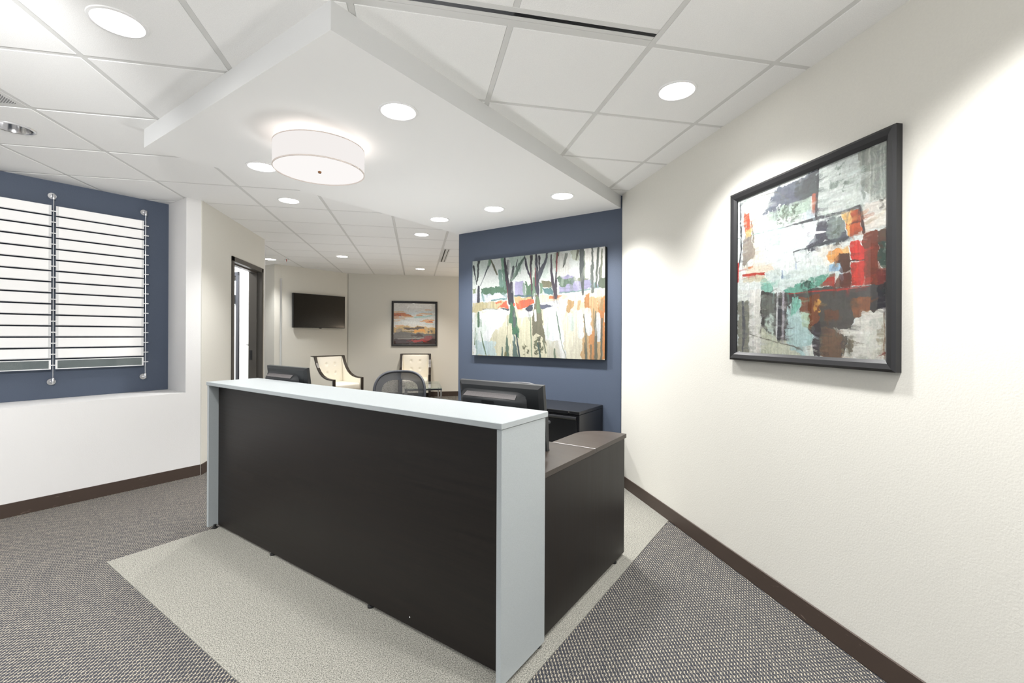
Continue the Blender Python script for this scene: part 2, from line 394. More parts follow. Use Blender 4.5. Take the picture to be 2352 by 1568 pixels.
# the bronze door frame in the doorway wall
d1_ = thing('door_1', None, None); d1_['kind'] = 'structure'
f = MB()
for y0, y1, z0, z1 in ((dy0, dy0+.052, 0, dz), (dy1-.052, dy1, 0, dz), (dy0, dy1, dz-.052, dz)):
    f.box(XD-.145, XD+.015, y0, y1, z0, z1, .003, 1)
f.box(XD-.09, XD-.045, dy1-.066, dy1-.05, 0, dz-.05).box(XD-.09, XD-.045, dy0+.05, dy0+.066, 0, dz-.05).box(XD-.09, XD-.045, dy0+.05, dy1-.05, dz-.066, dz-.05)
f.obj('door_frame', M['bronze'], d1_)
MB().box(XD-.13, XD-.10, dy1-.055, dy1-.0495, .98, 1.10, .001, 1).obj('strike_plate', M['rubber'], d1_)

# ---------------------------------------------------------------- small painter for the artworks (vertex colours on a dense sheet)
def vnoise(h, w, sy, sx, seed, oct=3):
    r = np.random.RandomState(seed); out = np.zeros((h, w)); amp = 1; tot = 0
    for o_ in range(oct):
        gy, gx = max(2, int(h/sy*2**o_)+2), max(2, int(w/sx*2**o_)+2)
        g = r.rand(gy, gx); y = np.linspace(0, gy-1.001, h); x = np.linspace(0, gx-1.001, w)
        yi, xi = y.astype(int), x.astype(int); fy, fx = (y-yi)[:, None], (x-xi)[None]
        fy = fy*fy*(3-2*fy); fx = fx*fx*(3-2*fx)
        a = g[yi][:, xi]*(1-fy)*(1-fx)+g[yi+1][:, xi]*fy*(1-fx)+g[yi][:, xi+1]*(1-fy)*fx+g[yi+1][:, xi+1]*fy*fx
        out += a*amp; tot += amp; amp *= .55
    return out/tot
def hom(quad):   # maps measured corner points to the unit square (x right, y down)
    A = []; B = []
    for (x, y), (u, v) in zip(quad, ((0,0),(1,0),(1,1),(0,1))):
        A += [[x,y,1,0,0,0,-u*x,-u*y],[0,0,0,x,y,1,-v*x,-v*y]]; B += [u, v]
    h = np.linalg.solve(np.array(A, float), np.array(B, float)); return np.append(h, 1).reshape(3, 3)
class Art:
    def __init__(s, w, h, quad, base, seed=0):
        s.k = w/(abs(quad[1][0]-quad[0][0])); s.w, s.h, s.H = w, h, hom(quad); s.im = np.ones((h, w, 3))*np.array(base)/255.
        s.Y, s.X = np.mgrid[0:h, 0:w].astype(float); s.seed = seed
        s.jx = (vnoise(h, w, 14, 14, seed+1, 4)-.5); s.jy = (vnoise(h, w, 14, 14, seed+2, 4)-.5)
    def uvp(s, pts, H=None):
        q = np.array([[p[0], p[1], 1] for p in pts], float)@((s.H if H is None else H).T); q = q[:, :2]/q[:, 2:]
        return q*np.array([s.w, s.h])
    def put(s, m, c, a, tex):
        s.seed += 7
        k = vnoise(s.h, s.w, *({'v': (60, 3), 'h': (3, 60), 'n': (7, 7)}[tex[0]]), s.seed, 3)
        al = m*a
        if tex[1:]: al = al*np.clip((k-.5)*float(tex[1:])*4+.5+.35, 0, 1)
        col = np.array(c)/255.*(1+(k-.5)*.22)[..., None]
        s.im = s.im*(1-al[..., None])+col*al[..., None]
    def poly(s, pts, c, a=1, rag=8, tex='v', H=None):
        p = s.uvp(pts, H); X, Y = s.X+s.jx*rag*2, s.Y+s.jy*rag*2
        ins = np.zeros((s.h, s.w), bool)
        for i in range(len(p)):
            (x0, y0), (x1, y1) = p[i], p[(i+1) % len(p)]
            if y0 == y1: continue
            ins ^= ((y0 > Y) != (y1 > Y)) & (X < (x1-x0)*(Y-y0)/(y1-y0)+x0)
        s.put(ins.astype(float), c, a, tex); return s
    def stroke(s, pts, w, c, a=1, rag=3, tex='v', H=None):
        p = s.uvp(pts, H)
        ws = w if isinstance(w, (list, tuple)) else [w]*len(p)
        X, Y = s.X+s.jx*rag*1.3, s.Y+s.jy*rag*1.3; m = np.zeros((s.h, s.w))
        for i in range(len(p)-1):
            a0, b0 = p[i], p[i+1]; d = b0-a0; L = max(1e-6, d@d)
            t = np.clip(((X-a0[0])*d[0]+(Y-a0[1])*d[1])/L, 0, 1)
            r = np.hypot(X-a0[0]-t*d[0], Y-a0[1]-t*d[1]); wd = (ws[i]*(1-t)+ws[i+1]*t)*s.k/2
            m = np.maximum(m, np.clip(wd-r+.5, 0, 1))
        s.put(m, c, a, tex); return s
    def spatter(s, box, c, thr=.58, sc=5, a=1):
        p = s.uvp(box); s.seed += 7
        x0, x1, y0, y1 = p[:, 0].min(), p[:, 0].max(), p[:, 1].min(), p[:, 1].max()
        k = vnoise(s.h, s.w, sc, sc, s.seed, 3)
        fx = np.clip(np.minimum(s.X-x0, x1-s.X)/((x1-x0)*.3+1), 0, 1); fy = np.clip(np.minimum(s.Y-y0, y1-s.Y)/((y1-y0)*.3+1), 0, 1)
        m = np.clip((k*fx*fy**.5*1.0+.0-thr*.9)*12, 0, 1); s.put(m, c, a, 'n'); return s
    def brush(s, n, L, w, jit, seed, vert=.3):
        r = np.random.RandomState(seed); im0 = s.im.copy()
        for _ in range(n):
            x, y = r.rand()*s.w, r.rand()*s.h; c = im0[int(y), int(x)]*(1+(r.rand()-.5)*jit)+(r.rand(3)-.5)*jit*.12
            a_ = (PI/2 if r.rand() < vert else 0)+(r.rand()-.5)*.7; l = L*(.4+r.rand()); ww = w*(.4+r.rand())
            dx, dy = math.cos(a_)*l, math.sin(a_)*l
            x0, x1 = int(max(0, min(x, x+dx)-ww)), int(min(s.w, max(x, x+dx)+ww+1)); y0, y1 = int(max(0, min(y, y+dy)-ww)), int(min(s.h, max(y, y+dy)+ww+1))
            if x1 <= x0 or y1 <= y0: continue
            X, Y = s.X[y0:y1, x0:x1]+s.jx[y0:y1, x0:x1]*6, s.Y[y0:y1, x0:x1]+s.jy[y0:y1, x0:x1]*6
            t = np.clip(((X-x)*dx+(Y-y)*dy)/(l*l), 0, 1); d = np.hypot(X-x-t*dx, Y-y-t*dy)
            hair = .55+.45*np.sin((-(X-x)*dy+(Y-y)*dx)/l*2.6+r.rand()*6)
            al = np.clip(ww/2-d+.5, 0, 1)*(.35+.65*r.rand())*hair*(1-t*.5)
            s.im[y0:y1, x0:x1] = s.im[y0:y1, x0:x1]*(1-al[..., None])+c*al[..., None]
        return s
    def grain(s, g, seed):
        s.im = s.im*(1+(vnoise(s.h, s.w, 3, 3, seed, 2)-.5)[..., None]*g); return s
    def sheet(s, name, corner, ex, ez, W, Hh, m, parent, out):   # corner = top-left in local space, ex = direction of width
        w, h = s.w, s.h
        im = np.clip(s.im, 0, 1); lin = np.where(im <= .04045, im/12.92, ((im+.055)/1.055)**2.4)*s.gain
        me = bpy.data.meshes.new(name)
        xs = np.linspace(0, W, w); zs = np.linspace(0, -Hh, h)
        XX, ZZ = np.meshgrid(xs, zs)
        co = np.array(corner)[None, None]+XX[..., None]*np.array(ex)+ZZ[..., None]*np.array((0, 0, 1.))
        idx = np.arange(w*h).reshape(h, w)
        q = np.stack([idx[:-1, :-1], idx[1:, :-1], idx[1:, 1:], idx[:-1, 1:]], -1).reshape(-1, 4)
        me.vertices.add(w*h); me.vertices.foreach_set('co', co.reshape(-1))
        me.loops.add(q.size); me.loops.foreach_set('vertex_index', q.reshape(-1).astype(np.int32))
        me.polygons.add(len(q)); me.polygons.foreach_set('loop_start', np.arange(0, q.size, 4, dtype=np.int32)); me.polygons.foreach_set('loop_total', np.full(len(q), 4, np.int32))
        me.update(); ca = me.color_attributes.new('paint', 'FLOAT_COLOR', 'POINT')
        ca.data.foreach_set('color', np.concatenate([lin.reshape(-1, 3), np.ones((w*h, 1))], 1).reshape(-1).astype(np.float32))
        me.materials.append(m); o = bpy.data.objects.new(name, me); COL.objects.link(o); o.parent = parent; return o

# ---------------------------------------------------------------- the three artworks
def R(*pts): return [(x+836, y) for x, y in pts]
A = Art(460, 306, [(130,312),(1713,119),(1727,1480),(130,1443)], (232,238,233), 11)
p, s_ = A.poly, A.stroke
# sky washes
p([(130,300),(330,290),(300,420),(230,460),(150,600),(130,600)], (206,222,212), .6, 12)
p([(560,230),(760,220),(720,420),(600,420)], (190,214,200), .7, 12)
p([(760,200),(900,200),(900,700),(850,700)], (212,222,206), .8, 10)
p(R((110,210),(215,200),(190,500),(110,500)), (206,222,212), .7, 10)
p(R((240,200),(320,200),(310,350),(250,370)), (192,206,188), .8, 10)
p(R((455,170),(570,160),(560,270),(500,300)), (202,210,190), .9, 10)
p(R((310,200),(460,200),(450,520),(310,520)), (228,228,220), .8, 10)
p(R((620,160),(890,120),(880,540),(640,520)), (240,238,230), .9, 8)
# middle ground
p([(230,645),(300,640),(365,600),(420,620),(480,590),(545,600),(545,700),(235,700)], (88,124,100), 1, 8)
p([(130,640),(175,640),(170,700),(130,705)], (150,165,130), 1, 6)
p([(760,540),(775,535),(790,600),(845,570),(845,740),(770,740)], (92,124,98), 1, 6)
p([(240,705),(545,690),(550,775),(270,795),(130,795),(130,715)], (222,225,238), 1, 8, 'h')
s_([(250,700),(265,780)], 22, (130,165,160), .9, 4)
s_([(360,780),(450,765),(545,755)], 14, (96,140,140), .9, 4, 'h')
s_([(500,690),(545,730)], 30, (150,175,175), .7, 6)
p([(130,805),(400,790),(560,770),(560,870),(300,880),(130,930)], (198,188,148), 1, 5)
p([(490,790),(560,770),(562,870),(420,868),(480,830)], (222,108,78), 1, 8)
p([(410,795),(480,790),(480,808),(410,815)], (222,120,84), 1, 3)
p([(640,745),(850,722),(860,800),(650,860)], (220,185,135), 1, 8)
p([(655,800),(700,790),(730,770),(860,755),(860,815),(760,850),(700,900),(670,905)], (216,104,70), 1, 8)
p([(640,545),(735,535),(745,700),(700,725),(640,705)], (176,172,204), 1, 5)
s_([(745,570),(755,715)], 26, (140,160,150), .9, 5); s_([(640,720),(850,715)], 20, (84,108,116), .9, 5, 'h')
p(R((120,545),(200,530),(250,550),(240,600),(130,610)), (126,124,100), 1, 6)
p(R((130,630),(240,600),(262,700),(160,690)), (96,136,138), 1, 7)
p(R((100,570),(140,570),(130,680),(100,690)), (118,146,120), 1, 6)
p(R((310,500),(400,465),(560,510),(700,520),(800,560),(800,600),(600,640),(330,685)), (164,160,192), 1, 8, 'h')
p(R((310,500),(350,480),(400,520),(520,490),(560,510),(400,600),(340,615),(315,600)), (108,130,112), 1, 8)
p(R((500,500),(590,480),(700,510),(560,530)), (140,146,124), 1, 8, 'h')
p(R((690,540),(790,530),(800,610),(700,610)), (130,160,158), .9, 12)
p(R((800,490),(900,480),(900,615),(800,600)), (110,122,104), 1, 5)
s_(R((330,680),(600,645),(700,630)), 12, (110,145,140), .8, 5, 'h')
p(R((105,705),(440,700),(440,740),(105,800)), (238,222,192), 1, 6)
p(R((215,715),(380,705),(320,740),(215,745)), (214,130,84), 1, 5, 'h')
p(R((430,690),(900,610),(900,760),(820,720),(760,780),(560,780),(450,790)), (243,234,206), 1, 8)
# ground
p([(130,930),(565,880),(1060,860),(1600,760),(1730,900),(1740,1500),(130,1500)], (222,218,190), 1, 6)
p([(150,930),(575,885),(585,930),(540,960),(500,1080),(380,1160),(300,1440),(130,1440),(130,940)], (240,244,244), 1, 10, 'v')
p([(150,940),(230,930),(330,1080),(300,1150),(150,1300)], (212,226,214), .7, 14, 'v1')
p([(180,1250),(400,1290),(440,1440),(160,1440)], (200,222,226), .9, 14, 'v')
p([(670,900),(870,890),(860,960),(690,975)], (244,244,242), 1, 6, 'h')
p(R((130,880),(300,850),(420,1000),(430,1470),(350,1470),(300,1250),(180,1250)), (236,243,245), 1, 10)
p(R((150,900),(200,890),(230,1200),(180,1200)), (206,220,206), .7, 10)
p(R((330,800),(440,740),(520,900),(500,1100),(360,1000)), (228,238,236), .9, 12)
p(R((180,1220),(330,1250),(400,1470),(200,1470)), (214,212,196), .8, 12)
p(R((340,930),(640,860),(640,1470),(430,1470)), (238,234,212), 1, 8)
s_(R((470,940),(500,1110)), 44, (206,226,218), .8, 8)
# warm right side
p(R((640,740),(905,700),(905,1480),(600,1480),(620,1200)), (214,180,134), 1, 8)
p(R((700,1150),(770,1100),(775,1480),(700,1480)), (214,152,98), .9, 8)
p(R((790,760),(900,700),(905,1480),(860,1480),(820,1000)), (216,146,88), 1, 8)
p(R((800,730),(870,740),(860,880),(810,860)), (190,158,110), 1, 8)
p(R((640,690),(690,680),(690,860),(640,860)), (196,140,88), 1, 7)
p(R((440,760),(520,770),(515,850),(450,930),(425,890)), (188,154,108), 1, 6)
s_(R((580,780),(570,870)), 34, (210,180,134), 1, 5)
s_(R((585,920),(600,1190)), 62, (236,242,238), 1, 7); s_(R((670,900),(690,1140)), 66, (240,244,244), 1, 7)
s_(R((800,930),(812,1230)), 42, (234,238,240), 1, 4); s_(R((885,910),(885,1010)), 18, (238,236,230), 1, 3)
s_(R((630,930),(660,1200),(668,1475)), [8,14,24], (112,116,102), 1, 3); s_(R((770,895),(775,1200),(785,1475)), [12,28,30], (126,124,106), 1, 3)
s_(R((848,980),(845,1475)), 20, (118,116,98), 1, 3); s_(R((720,1300),(722,1475)), 18, (140,130,104), .9, 3); s_(R((745,860),(755,1100)), 10, (160,146,110), .9, 2)
s_(R((645,1270),(650,1400)), 10, (110,104,80), .9, 2)
# dark waterline marks
p([(460,875),(575,872),(575,895),(500,890)], (76,84,96), 1, 4, 'h'); s_([(250,885),(440,880)], 7, (110,110,110), .8, 3, 'h')
p([(765,865),(800,830),(860,825),(855,890),(800,905),(775,895)], (66,72,86), 1, 5)
p(R((30,815),(270,825),(230,855),(150,875),(40,860)), (98,102,120), 1, 5, 'h')
# trees, left to right
s_([(205,300),(195,470),(180,560)], [34,22,12], (62,68,70), .95, 7); s_([(145,370),(160,470),(178,590)], [26,16,10], (52,56,64), .95, 6)
s_([(340,310),(300,430)], [44,20], (110,142,118), .9, 7); s_([(320,370),(270,500),(225,600)], [22,9,9], (68,72,84), .95, 4)
s_([(203,615),(203,790)], [26,40], (58,60,72), 1, 4)
s_([(352,292),(385,370),(422,462)], [14,24,20], (112,114,94), 1, 3)
s_([(490,280),(495,420)], 40, (132,172,148), .95, 5); s_([(455,430),(480,590)], [46,60], (124,158,146), .95, 8); s_([(505,420),(525,640)], [44,30], (112,150,130), .95, 6)
s_([(515,270),(530,420),(560,600),(590,800)], [22,34,52,52], (62,58,70), 1, 4); s_([(600,570),(605,800)], [40,52], (58,56,66), 1, 3)
s_([(540,540),(560,760)], 7, (140,50,60), .9, 2); s_([(545,290),(556,470)], 10, (66,70,78), .9, 2); s_([(563,290),(566,460)], 8, (66,70,78), .9, 2)
s_([(755,245),(700,340),(650,450),(600,530)], [14,34,50,34], (100,122,110), 1, 5); s_([(620,380),(600,500)], [30,34], (86,92,96), 1, 4); s_([(668,285),(652,372)], [6,14], (70,72,84), 1, 2)
s_([(755,260),(775,360),(820,490)], [14,26,16], (68,68,80), 1, 5); s_([(828,240),(830,470),(845,620),(850,750)], [24,18,24,12], (70,64,74), 1, 3)
s_([(845,235),(840,330)], 12, (64,66,70), 1, 3); s_([(820,430),(840,640)], 4, (176,60,70), .9, 1)
s_([(868,510),(868,700)], [22,44], (124,152,126), 1, 4)
s_(R((58,230),(62,430),(66,600),(85,745)), [26,34,50,20], (72,72,84), 1, 4); s_(R((95,240),(92,400),(85,560)), [20,14,20], (66,66,74), 1, 5)
s_(R((185,215),(160,320),(120,400),(92,500)), [22,34,50,34], (92,96,106), 1, 5); s_(R((44,380),(54,600)), 7, (190,62,66), .9, 1)
s_(R((230,225),(240,440),(265,600),(290,735)), [14,26,32,26], (70,62,74), 1, 3); s_(R((303,200),(296,430),(292,600),(296,735)), [20,16,28,28], (72,66,76), 1, 3); s_(R((303,205),(302,420)), 9, (184,92,88), .9, 1)
s_(R((322,200),(320,235)), 12, (120,130,108), 1, 2)
s_(R((412,212),(392,320),(372,375)), [30,24,8], (98,104,96), 1, 3); s_(R((553,175),(530,275)), [24,14], (104,104,92), 1, 3)
s_(R((595,165),(600,400),(612,600),(618,690)), [48,46,30,16], (92,98,98), 1, 3); s_(R((628,180),(632,500)), 12, (140,152,136), .9, 3)
s_(R((722,145),(722,400),(730,660)), [16,28,30], (106,114,108), .95, 6); s_(R((792,140),(778,400),(772,600)), [22,22,16], (100,108,100), 1, 3)
s_(R((838,155),(818,480)), [16,26], (132,138,120), .9, 6); s_(R((806,380),(806,600)), 12, (104,112,106), .8, 5)
# reflections and reeds
s_([(205,930),(205,1090)], 32, (88,118,94), 1, 3); s_([(233,1150),(262,1300),(300,1440)], [8,18,12], (110,134,108), 1, 2); s_([(172,1110),(160,1310)], [6,20], (118,136,110), .9, 3); s_([(185,1180),(184,1440)], 12, (150,180,164), .8, 4)
p([(590,800),(620,830),(660,960),(690,1120),(690,1230),(660,1190),(610,1180),(600,1050),(570,1040),(585,900)], (72,118,88), 1, 5)
s_([(628,900),(640,1080)], [30,36], (88,96,100), .95, 5); s_([(632,820),(632,835)], 24, (214,90,66), 1, 3)
s_([(555,940),(556,1190)], 7, (170,160,140), .8, 4); s_([(553,1190),(550,1300),(556,1450)], [8,36,44], (92,116,100), .95, 5)
s_([(625,1180),(640,1320),(650,1450)], [14,44,70], (88,112,108), .95, 7); s_([(660,1180),(700,1450)], [16,20], (52,72,80), 1, 3); s_([(495,1340),(492,1450)], [14,24], (88,112,106), .95, 4); s_([(535,1400),(530,1450)], 30, (128,126,90), 1, 4)
s_([(590,1300),(600,1450)], 10, (236,240,238), .9, 3); s_([(620,1190),(625,1260)], 10, (240,242,240), 1, 2)
s_([(825,940),(838,1200),(850,1460)], 9, (96,126,98), .9, 2)
p(R((55,700),(80,690),(105,780),(125,960),(170,1180),(185,1330),(140,1210),(60,1160),(20,1200),(10,1000),(30,900)), (118,116,96), 1, 5)
s_(R((78,740),(92,900)), [30,44], (110,134,104), .9, 5)
s_(R((50,890),(55,1010)), 26, (242,243,240), 1, 2); s_(R((38,690),(38,780)), 16, (226,232,224), 1, 3)
A.spatter(R((0,1160),(200,1160),(200,1480),(0,1480)), (112,116,92), .42, 6); A.spatter([(700,1260),(860,1260),(860,1470),(700,1470)], (120,120,96), .50, 7)
s_(R((85,1280),(120,1470)), [16,26], (70,96,92), 1, 4); s_(R((120,1200),(95,1260)), 9, (50,50,46), .9, 3); s_(R((150,1230),(180,1400)), [10,16], (110,118,96), .9, 4)
s_(R((300,900),(335,1100),(355,1230)), [10,14,8], (108,128,108), 1, 3); s_(R((355,1230),(430,1475)), [6,8], (150,156,130), .8, 3); s_(R((285,1350),(292,1470)), [18,28], (112,128,108), .9, 4)
s_(R((330,1200),(390,1470)), [20,40], (244,244,242), .9, 6)
A.brush(240, 26, 7, .12, 5, 1.1).grain(.10, 8); ART1 = A; ART1.gain = .41

A = Art(420, 428, [(115,528),(963,165),(969,1422),(122,1385)], (226,234,230), 40); A.k = 420/850
p, s_ = A.poly, A.stroke
p([(200,520),(560,380),(560,680),(200,720)], (222,230,226), .9, 10, 'h')
p([(330,460),(567,340),(566,480),(430,530),(330,560),(255,600),(300,520)], (104,110,122), 1, 12, 'h')
p([(450,410),(567,345),(566,480),(470,515),(430,500)], (74,80,82), .95, 10, 'h')
A.spatter([(240,470),(480,440),(480,600),(240,620)], (92,98,112), .44, 6)
p([(275,600),(430,530),(530,490),(540,580),(290,640)], (168,188,172), .9, 10, 'h'); A.spatter([(280,560),(520,520),(520,640),(280,640)], (96,110,96), .50, 5)
s_([(545,490),(552,590)], [20,22], (190,96,70), .9, 5)
p([(500,580),(556,565),(556,615),(480,635)], (190,202,212), .8, 8, 'h')
p([(570,335),(800,238),(806,540),(570,612)], (220,230,224), 1, 4, 'h')
A.spatter([(590,300),(790,300),(790,470),(590,470)], (150,165,155), .52, 8)
p([(792,240),(850,215),(855,480),(845,480),(806,420)], (172,178,168), 1, 6, 'v'); p([(850,215),(962,165),(965,490),(860,520),(850,400)], (196,200,192), 1, 6, 'v')
for x_, w_ in ((820,12),(868,10),(890,5),(905,12),(930,8),(950,12)): s_([(x_,210),(x_+2,500)], w_, (128,140,132), .6, 8)
p([(812,540),(965,495),(965,655),(826,690)], (234,230,220), 1, 4, 'h'); s_([(840,640),(890,615),(960,560)], 14, (186,166,140), .6, 8, 'h'); A.spatter([(890,480),(965,480),(965,560),(890,560)], (120,118,108), .46, 5)
s_([(567,338),(562,470),(558,620)], [8,14,12], (58,62,66), 1, 3)
s_([(380,672),(470,648),(562,620),(700,585),(803,545)], [3,10,16,12,14], (64,66,72), 1, 3); s_([(803,545),(815,600),(824,700)], [10,12,12], (52,50,52), 1, 3)
# pale centre
p([(190,700),(550,650),(560,760),(500,800),(430,860),(200,880)], (232,242,242), 1, 8, 'h')
p([(290,690),(370,690),(350,780),(290,780)], (176,196,186), .7, 14, 'n1')
p([(190,580),(250,580),(270,900),(200,900)], (232,228,214), .9, 8)
p([(560,650),(610,625),(640,620),(700,600),(735,740),(620,745),(540,775),(500,785),(545,730)], (78,78,90), 1, 6)
p([(615,640),(640,612),(700,606),(718,700),(650,740),(618,735)], (136,150,146), 1, 7); A.spatter([(620,660),(715,660),(715,730),(620,730)], (90,100,90), .45, 6)
s_([(430,812),(520,785),(640,750),(735,726)], [6,8,16,10], (62,66,72), 1, 4)
A.spatter([(490,780),(590,780),(590,880),(490,880)], (66,70,78), .42, 6); A.spatter([(590,740),(740,740),(740,850),(590,850)], (80,74,70), .50, 6)
p([(560,790),(700,760),(730,800),(640,900),(540,930),(500,900)], (240,236,222), .85, 8); p([(450,840),(560,800),(620,900),(560,960),(440,950)], (228,238,236), .8, 10)
# warm blocks
p([(704,592),(800,560),(816,690),(742,726)], (190,84,42), 1, 5); p([(704,592),(752,580),(752,650),(716,650)], (246,198,122), 1, 5); p([(728,655),(748,652),(748,722),(738,722)], (236,170,90), 1, 4)
s_([(745,650),(812,632)], 6, (110,50,36), .9, 3)
p([(615,835),(640,800),(745,775),(748,830),(690,850),(640,880)], (226,158,86), 1, 7); p([(700,780),(746,776),(746,812),(710,815)], (240,196,130), .9, 6)
p([(820,712),(904,680),(906,985),(832,990)], (120,58,38), 1, 5); p([(905,690),(966,660),(966,760),(905,770)], (88,66,52), 1, 6); p([(905,760),(966,740),(966,890),(930,895),(905,860)], (52,72,62), 1, 6); p([(905,900),(966,890),(966,980),(905,985)], (110,46,38), 1, 6)
p([(665,850),(690,820),(745,810),(756,910),(700,925),(665,900)], (84,52,38), 1, 5); p([(690,930),(756,920),(762,1000),(660,1005)], (96,48,36), 1, 5)
p([(570,1000),(640,935),(668,925),(664,1005)], (168,58,46), 1, 5)
p([(748,752),(800,735),(812,760),(832,790),(830,850),(756,856)], (214,52,44), 1, 4); p([(754,864),(828,858),(830,960),(822,992),(762,994)], (206,56,44), 1, 4); s_([(748,856),(832,852)], 5, (70,36,34), 1, 2)
s_([(642,900),(676,895)], [30,34], (160,198,226), 1, 4)
# left edge
s_([(130,530),(134,700),(138,800),(126,900)], [6,14,12,8], (58,62,70), 1, 4); s_([(118,740),(140,738)], 5, (70,74,80), 1, 1)
p([(150,585),(180,590),(186,700),(158,715),(148,640)], (196,84,52), 1, 5); p([(160,690),(190,680),(192,730),(162,730)], (222,176,116), 1, 6)
p([(150,730),(185,720),(212,800),(205,850),(150,900)], (140,128,116), .85, 10); s_([(192,640),(208,760)], [8,14], (110,104,94), .8, 6)
s_([(200,718),(380,672)], 5, (130,170,160), .9, 2, 'h'); s_([(245,560),(262,700),(275,800)], 4, (150,160,156), .8, 2); s_([(205,505),(330,472),(400,510)], 4, (110,110,100), .9, 2)
p([(145,905),(300,880),(320,930),(180,945)], (232,214,190), .8, 10, 'h'); s_([(150,948),(270,936)], [12,16], (188,62,48), 1, 3, 'h'); p([(150,955),(275,945),(270,985),(150,985)], (206,200,174), 1, 6, 'h')
s_([(122,880),(122,985)], 10, (200,50,44), .9, 2); s_([(180,905),(200,900)], 12, (204,120,70), .8, 3)
# teal passages
p([(245,985),(280,960),(330,1030),(300,1045),(255,1040)], (140,192,176), 1, 9); p([(270,930),(420,910),(560,900),(640,890),(620,940),(560,1000),(400,1035),(330,1020)], (216,230,226), .9, 10)
p([(380,1030),(460,985),(560,955),(640,915),(600,975),(560,1015),(400,1055)], (104,168,148), 1, 12); A.spatter([(440,960),(600,960),(600,1040),(440,1040)], (60,90,80), .46, 6)
s_([(370,920),(372,955)], 9, (120,140,170), 1, 2); s_([(445,870),(447,905)], 10, (190,206,226), .9, 3)
# lower dark field
p([(250,1040),(430,1045),(570,1010),(760,1000),(968,978),(968,1140),(870,1160),(790,1180),(740,1260),(720,1410),(545,1400),(545,1300),(500,1200),(440,1090),(400,1330),(255,1250)], (74,72,70), 1, 6)
s_([(400,1050),(500,1038),(700,1020),(860,1000)], [4,6,8,2], (176,56,48), 1, 2)
p([(470,1070),(580,1040),(584,1180),(560,1250),(510,1230),(480,1130)], (118,66,38), 1, 9); A.spatter([(530,1070),(610,1070),(610,1160),(530,1160)], (214,160,80), .46, 6)
p([(590,1235),(700,1245),(705,1412),(590,1405)], (116,88,68), 1, 7); p([(758,1068),(862,1060),(862,1155),(790,1180),(765,1140)], (132,80,46), 1, 7); p([(612,1140),(690,1138),(690,1185),(615,1190)], (100,64,44), 1, 5)
p([(905,988),(968,980),(968,1130),(908,1150)], (40,38,44), 1, 4); p([(530,1240),(584,1200),(584,1405),(556,1402),(545,1330)], (50,42,50), 1, 5)
p([(664,1228),(760,1232),(830,1160),(868,1150),(968,1128),(970,1424),(716,1415),(740,1300)], (224,224,214), 1, 14, 'h'); A.spatter([(680,1230),(800,1230),(800,1420),(680,1420)], (120,112,96), .48, 8); A.spatter([(880,1180),(965,1180),(965,1420),(880,1420)], (176,170,150), .52, 9)
s_([(945,1150),(948,1410)], 5, (120,90,64), .8, 3); s_([(905,1400),(960,1375)], 5, (120,60,50), .9, 4)
# lower left
p([(124,1090),(186,1090),(190,1385),(124,1380)], (128,128,110), 1, 9); s_([(150,1095),(158,1250),(152,1380)], [18,24,12], (66,68,70), 1, 5)
p([(186,1030),(250,1022),(252,1390),(190,1388)], (232,232,224), 1, 2); p([(124,1030),(190,1030),(186,1090),(124,1090)], (228,232,224), 1, 3)  # upright off-white band: room reflection painted into the print
p([(252,1240),(400,1310),(545,1380),(545,1402),(252,1392)], (206,210,188), 1, 10); p([(252,1060),(335,1060),(340,1300),(280,1260)], (110,114,108), .9, 10); A.spatter([(260,1150),(350,1150),(350,1300),(260,1300)], (190,206,196), .44, 7)
p([(400,1150),(430,1080),(470,1090),(490,1180),(540,1280),(552,1400),(500,1395),(400,1330)], (184,214,212), 1, 12); p([(425,1070),(465,1060),(470,1130),(425,1180)], (128,196,176), 1, 8); p([(480,1150),(520,1160),(520,1230),(490,1240)], (182,206,176), 1, 8)
s_([(345,1050),(342,1300)], 12, (220,222,224), .9, 2); s_([(358,1080),(356,1310)], [16,22], (44,46,54), 1, 3); s_([(378,1040),(378,1320)], 14, (196,192,200), .9, 2)
s_([(190,1280),(330,1320),(440,1345),(520,1380)], [4,4,5,8], (90,86,76), .9, 3); s_([(490,1350),(535,1395)], 8, (140,96,62), .9, 3)
p([(490,1340),(545,1330),(550,1400),(510,1400)], (238,238,228), 1, 6)
A.brush(1300, 24, 7, .34, 6, .35).brush(700, 10, 4, .5, 7, .4).grain(.16, 9); ART2 = A; ART2.gain = .66

A = Art(160, 158, [(290,205),(1447,205),(1447,1330),(302,1345)], (228,226,220), 90)
p, s_ = A.poly, A.stroke
p([(290,400),(1447,400),(1447,800),(290,800)], (224,228,226), .8, 8, 'h')
s_([(640,500),(900,480),(1340,440)], 50, (204,218,222), .7, 5, 'h'); s_([(880,600),(1150,580),(1340,540)], 46, (170,206,200), .9, 5, 'h')
s_([(300,450),(540,440)], 34, (224,184,136), .9, 5, 'h'); s_([(290,520),(500,515),(760,545)], [90,90,40], (206,126,72), 1, 5, 'h'); s_([(290,545),(480,545)], 40, (176,82,44), .9, 4, 'h'); s_([(500,590),(800,570)], 34, (220,170,120), .9, 4, 'h')
s_([(290,600),(400,590)], 70, (214,150,104), .7, 6, 'h'); s_([(300,640),(600,640)], 26, (214,170,130), .8, 4, 'h'); s_([(300,700),(470,690)], 22, (214,170,120), .8, 4, 'h')
s_([(1160,382),(1320,382)], 20, (222,156,92), .9, 3, 'h'); s_([(930,515),(1120,490),(1340,490)], 34, (226,180,134), .9, 4, 'h'); s_([(930,548),(1080,545)], 26, (222,150,100), .9, 4, 'h')
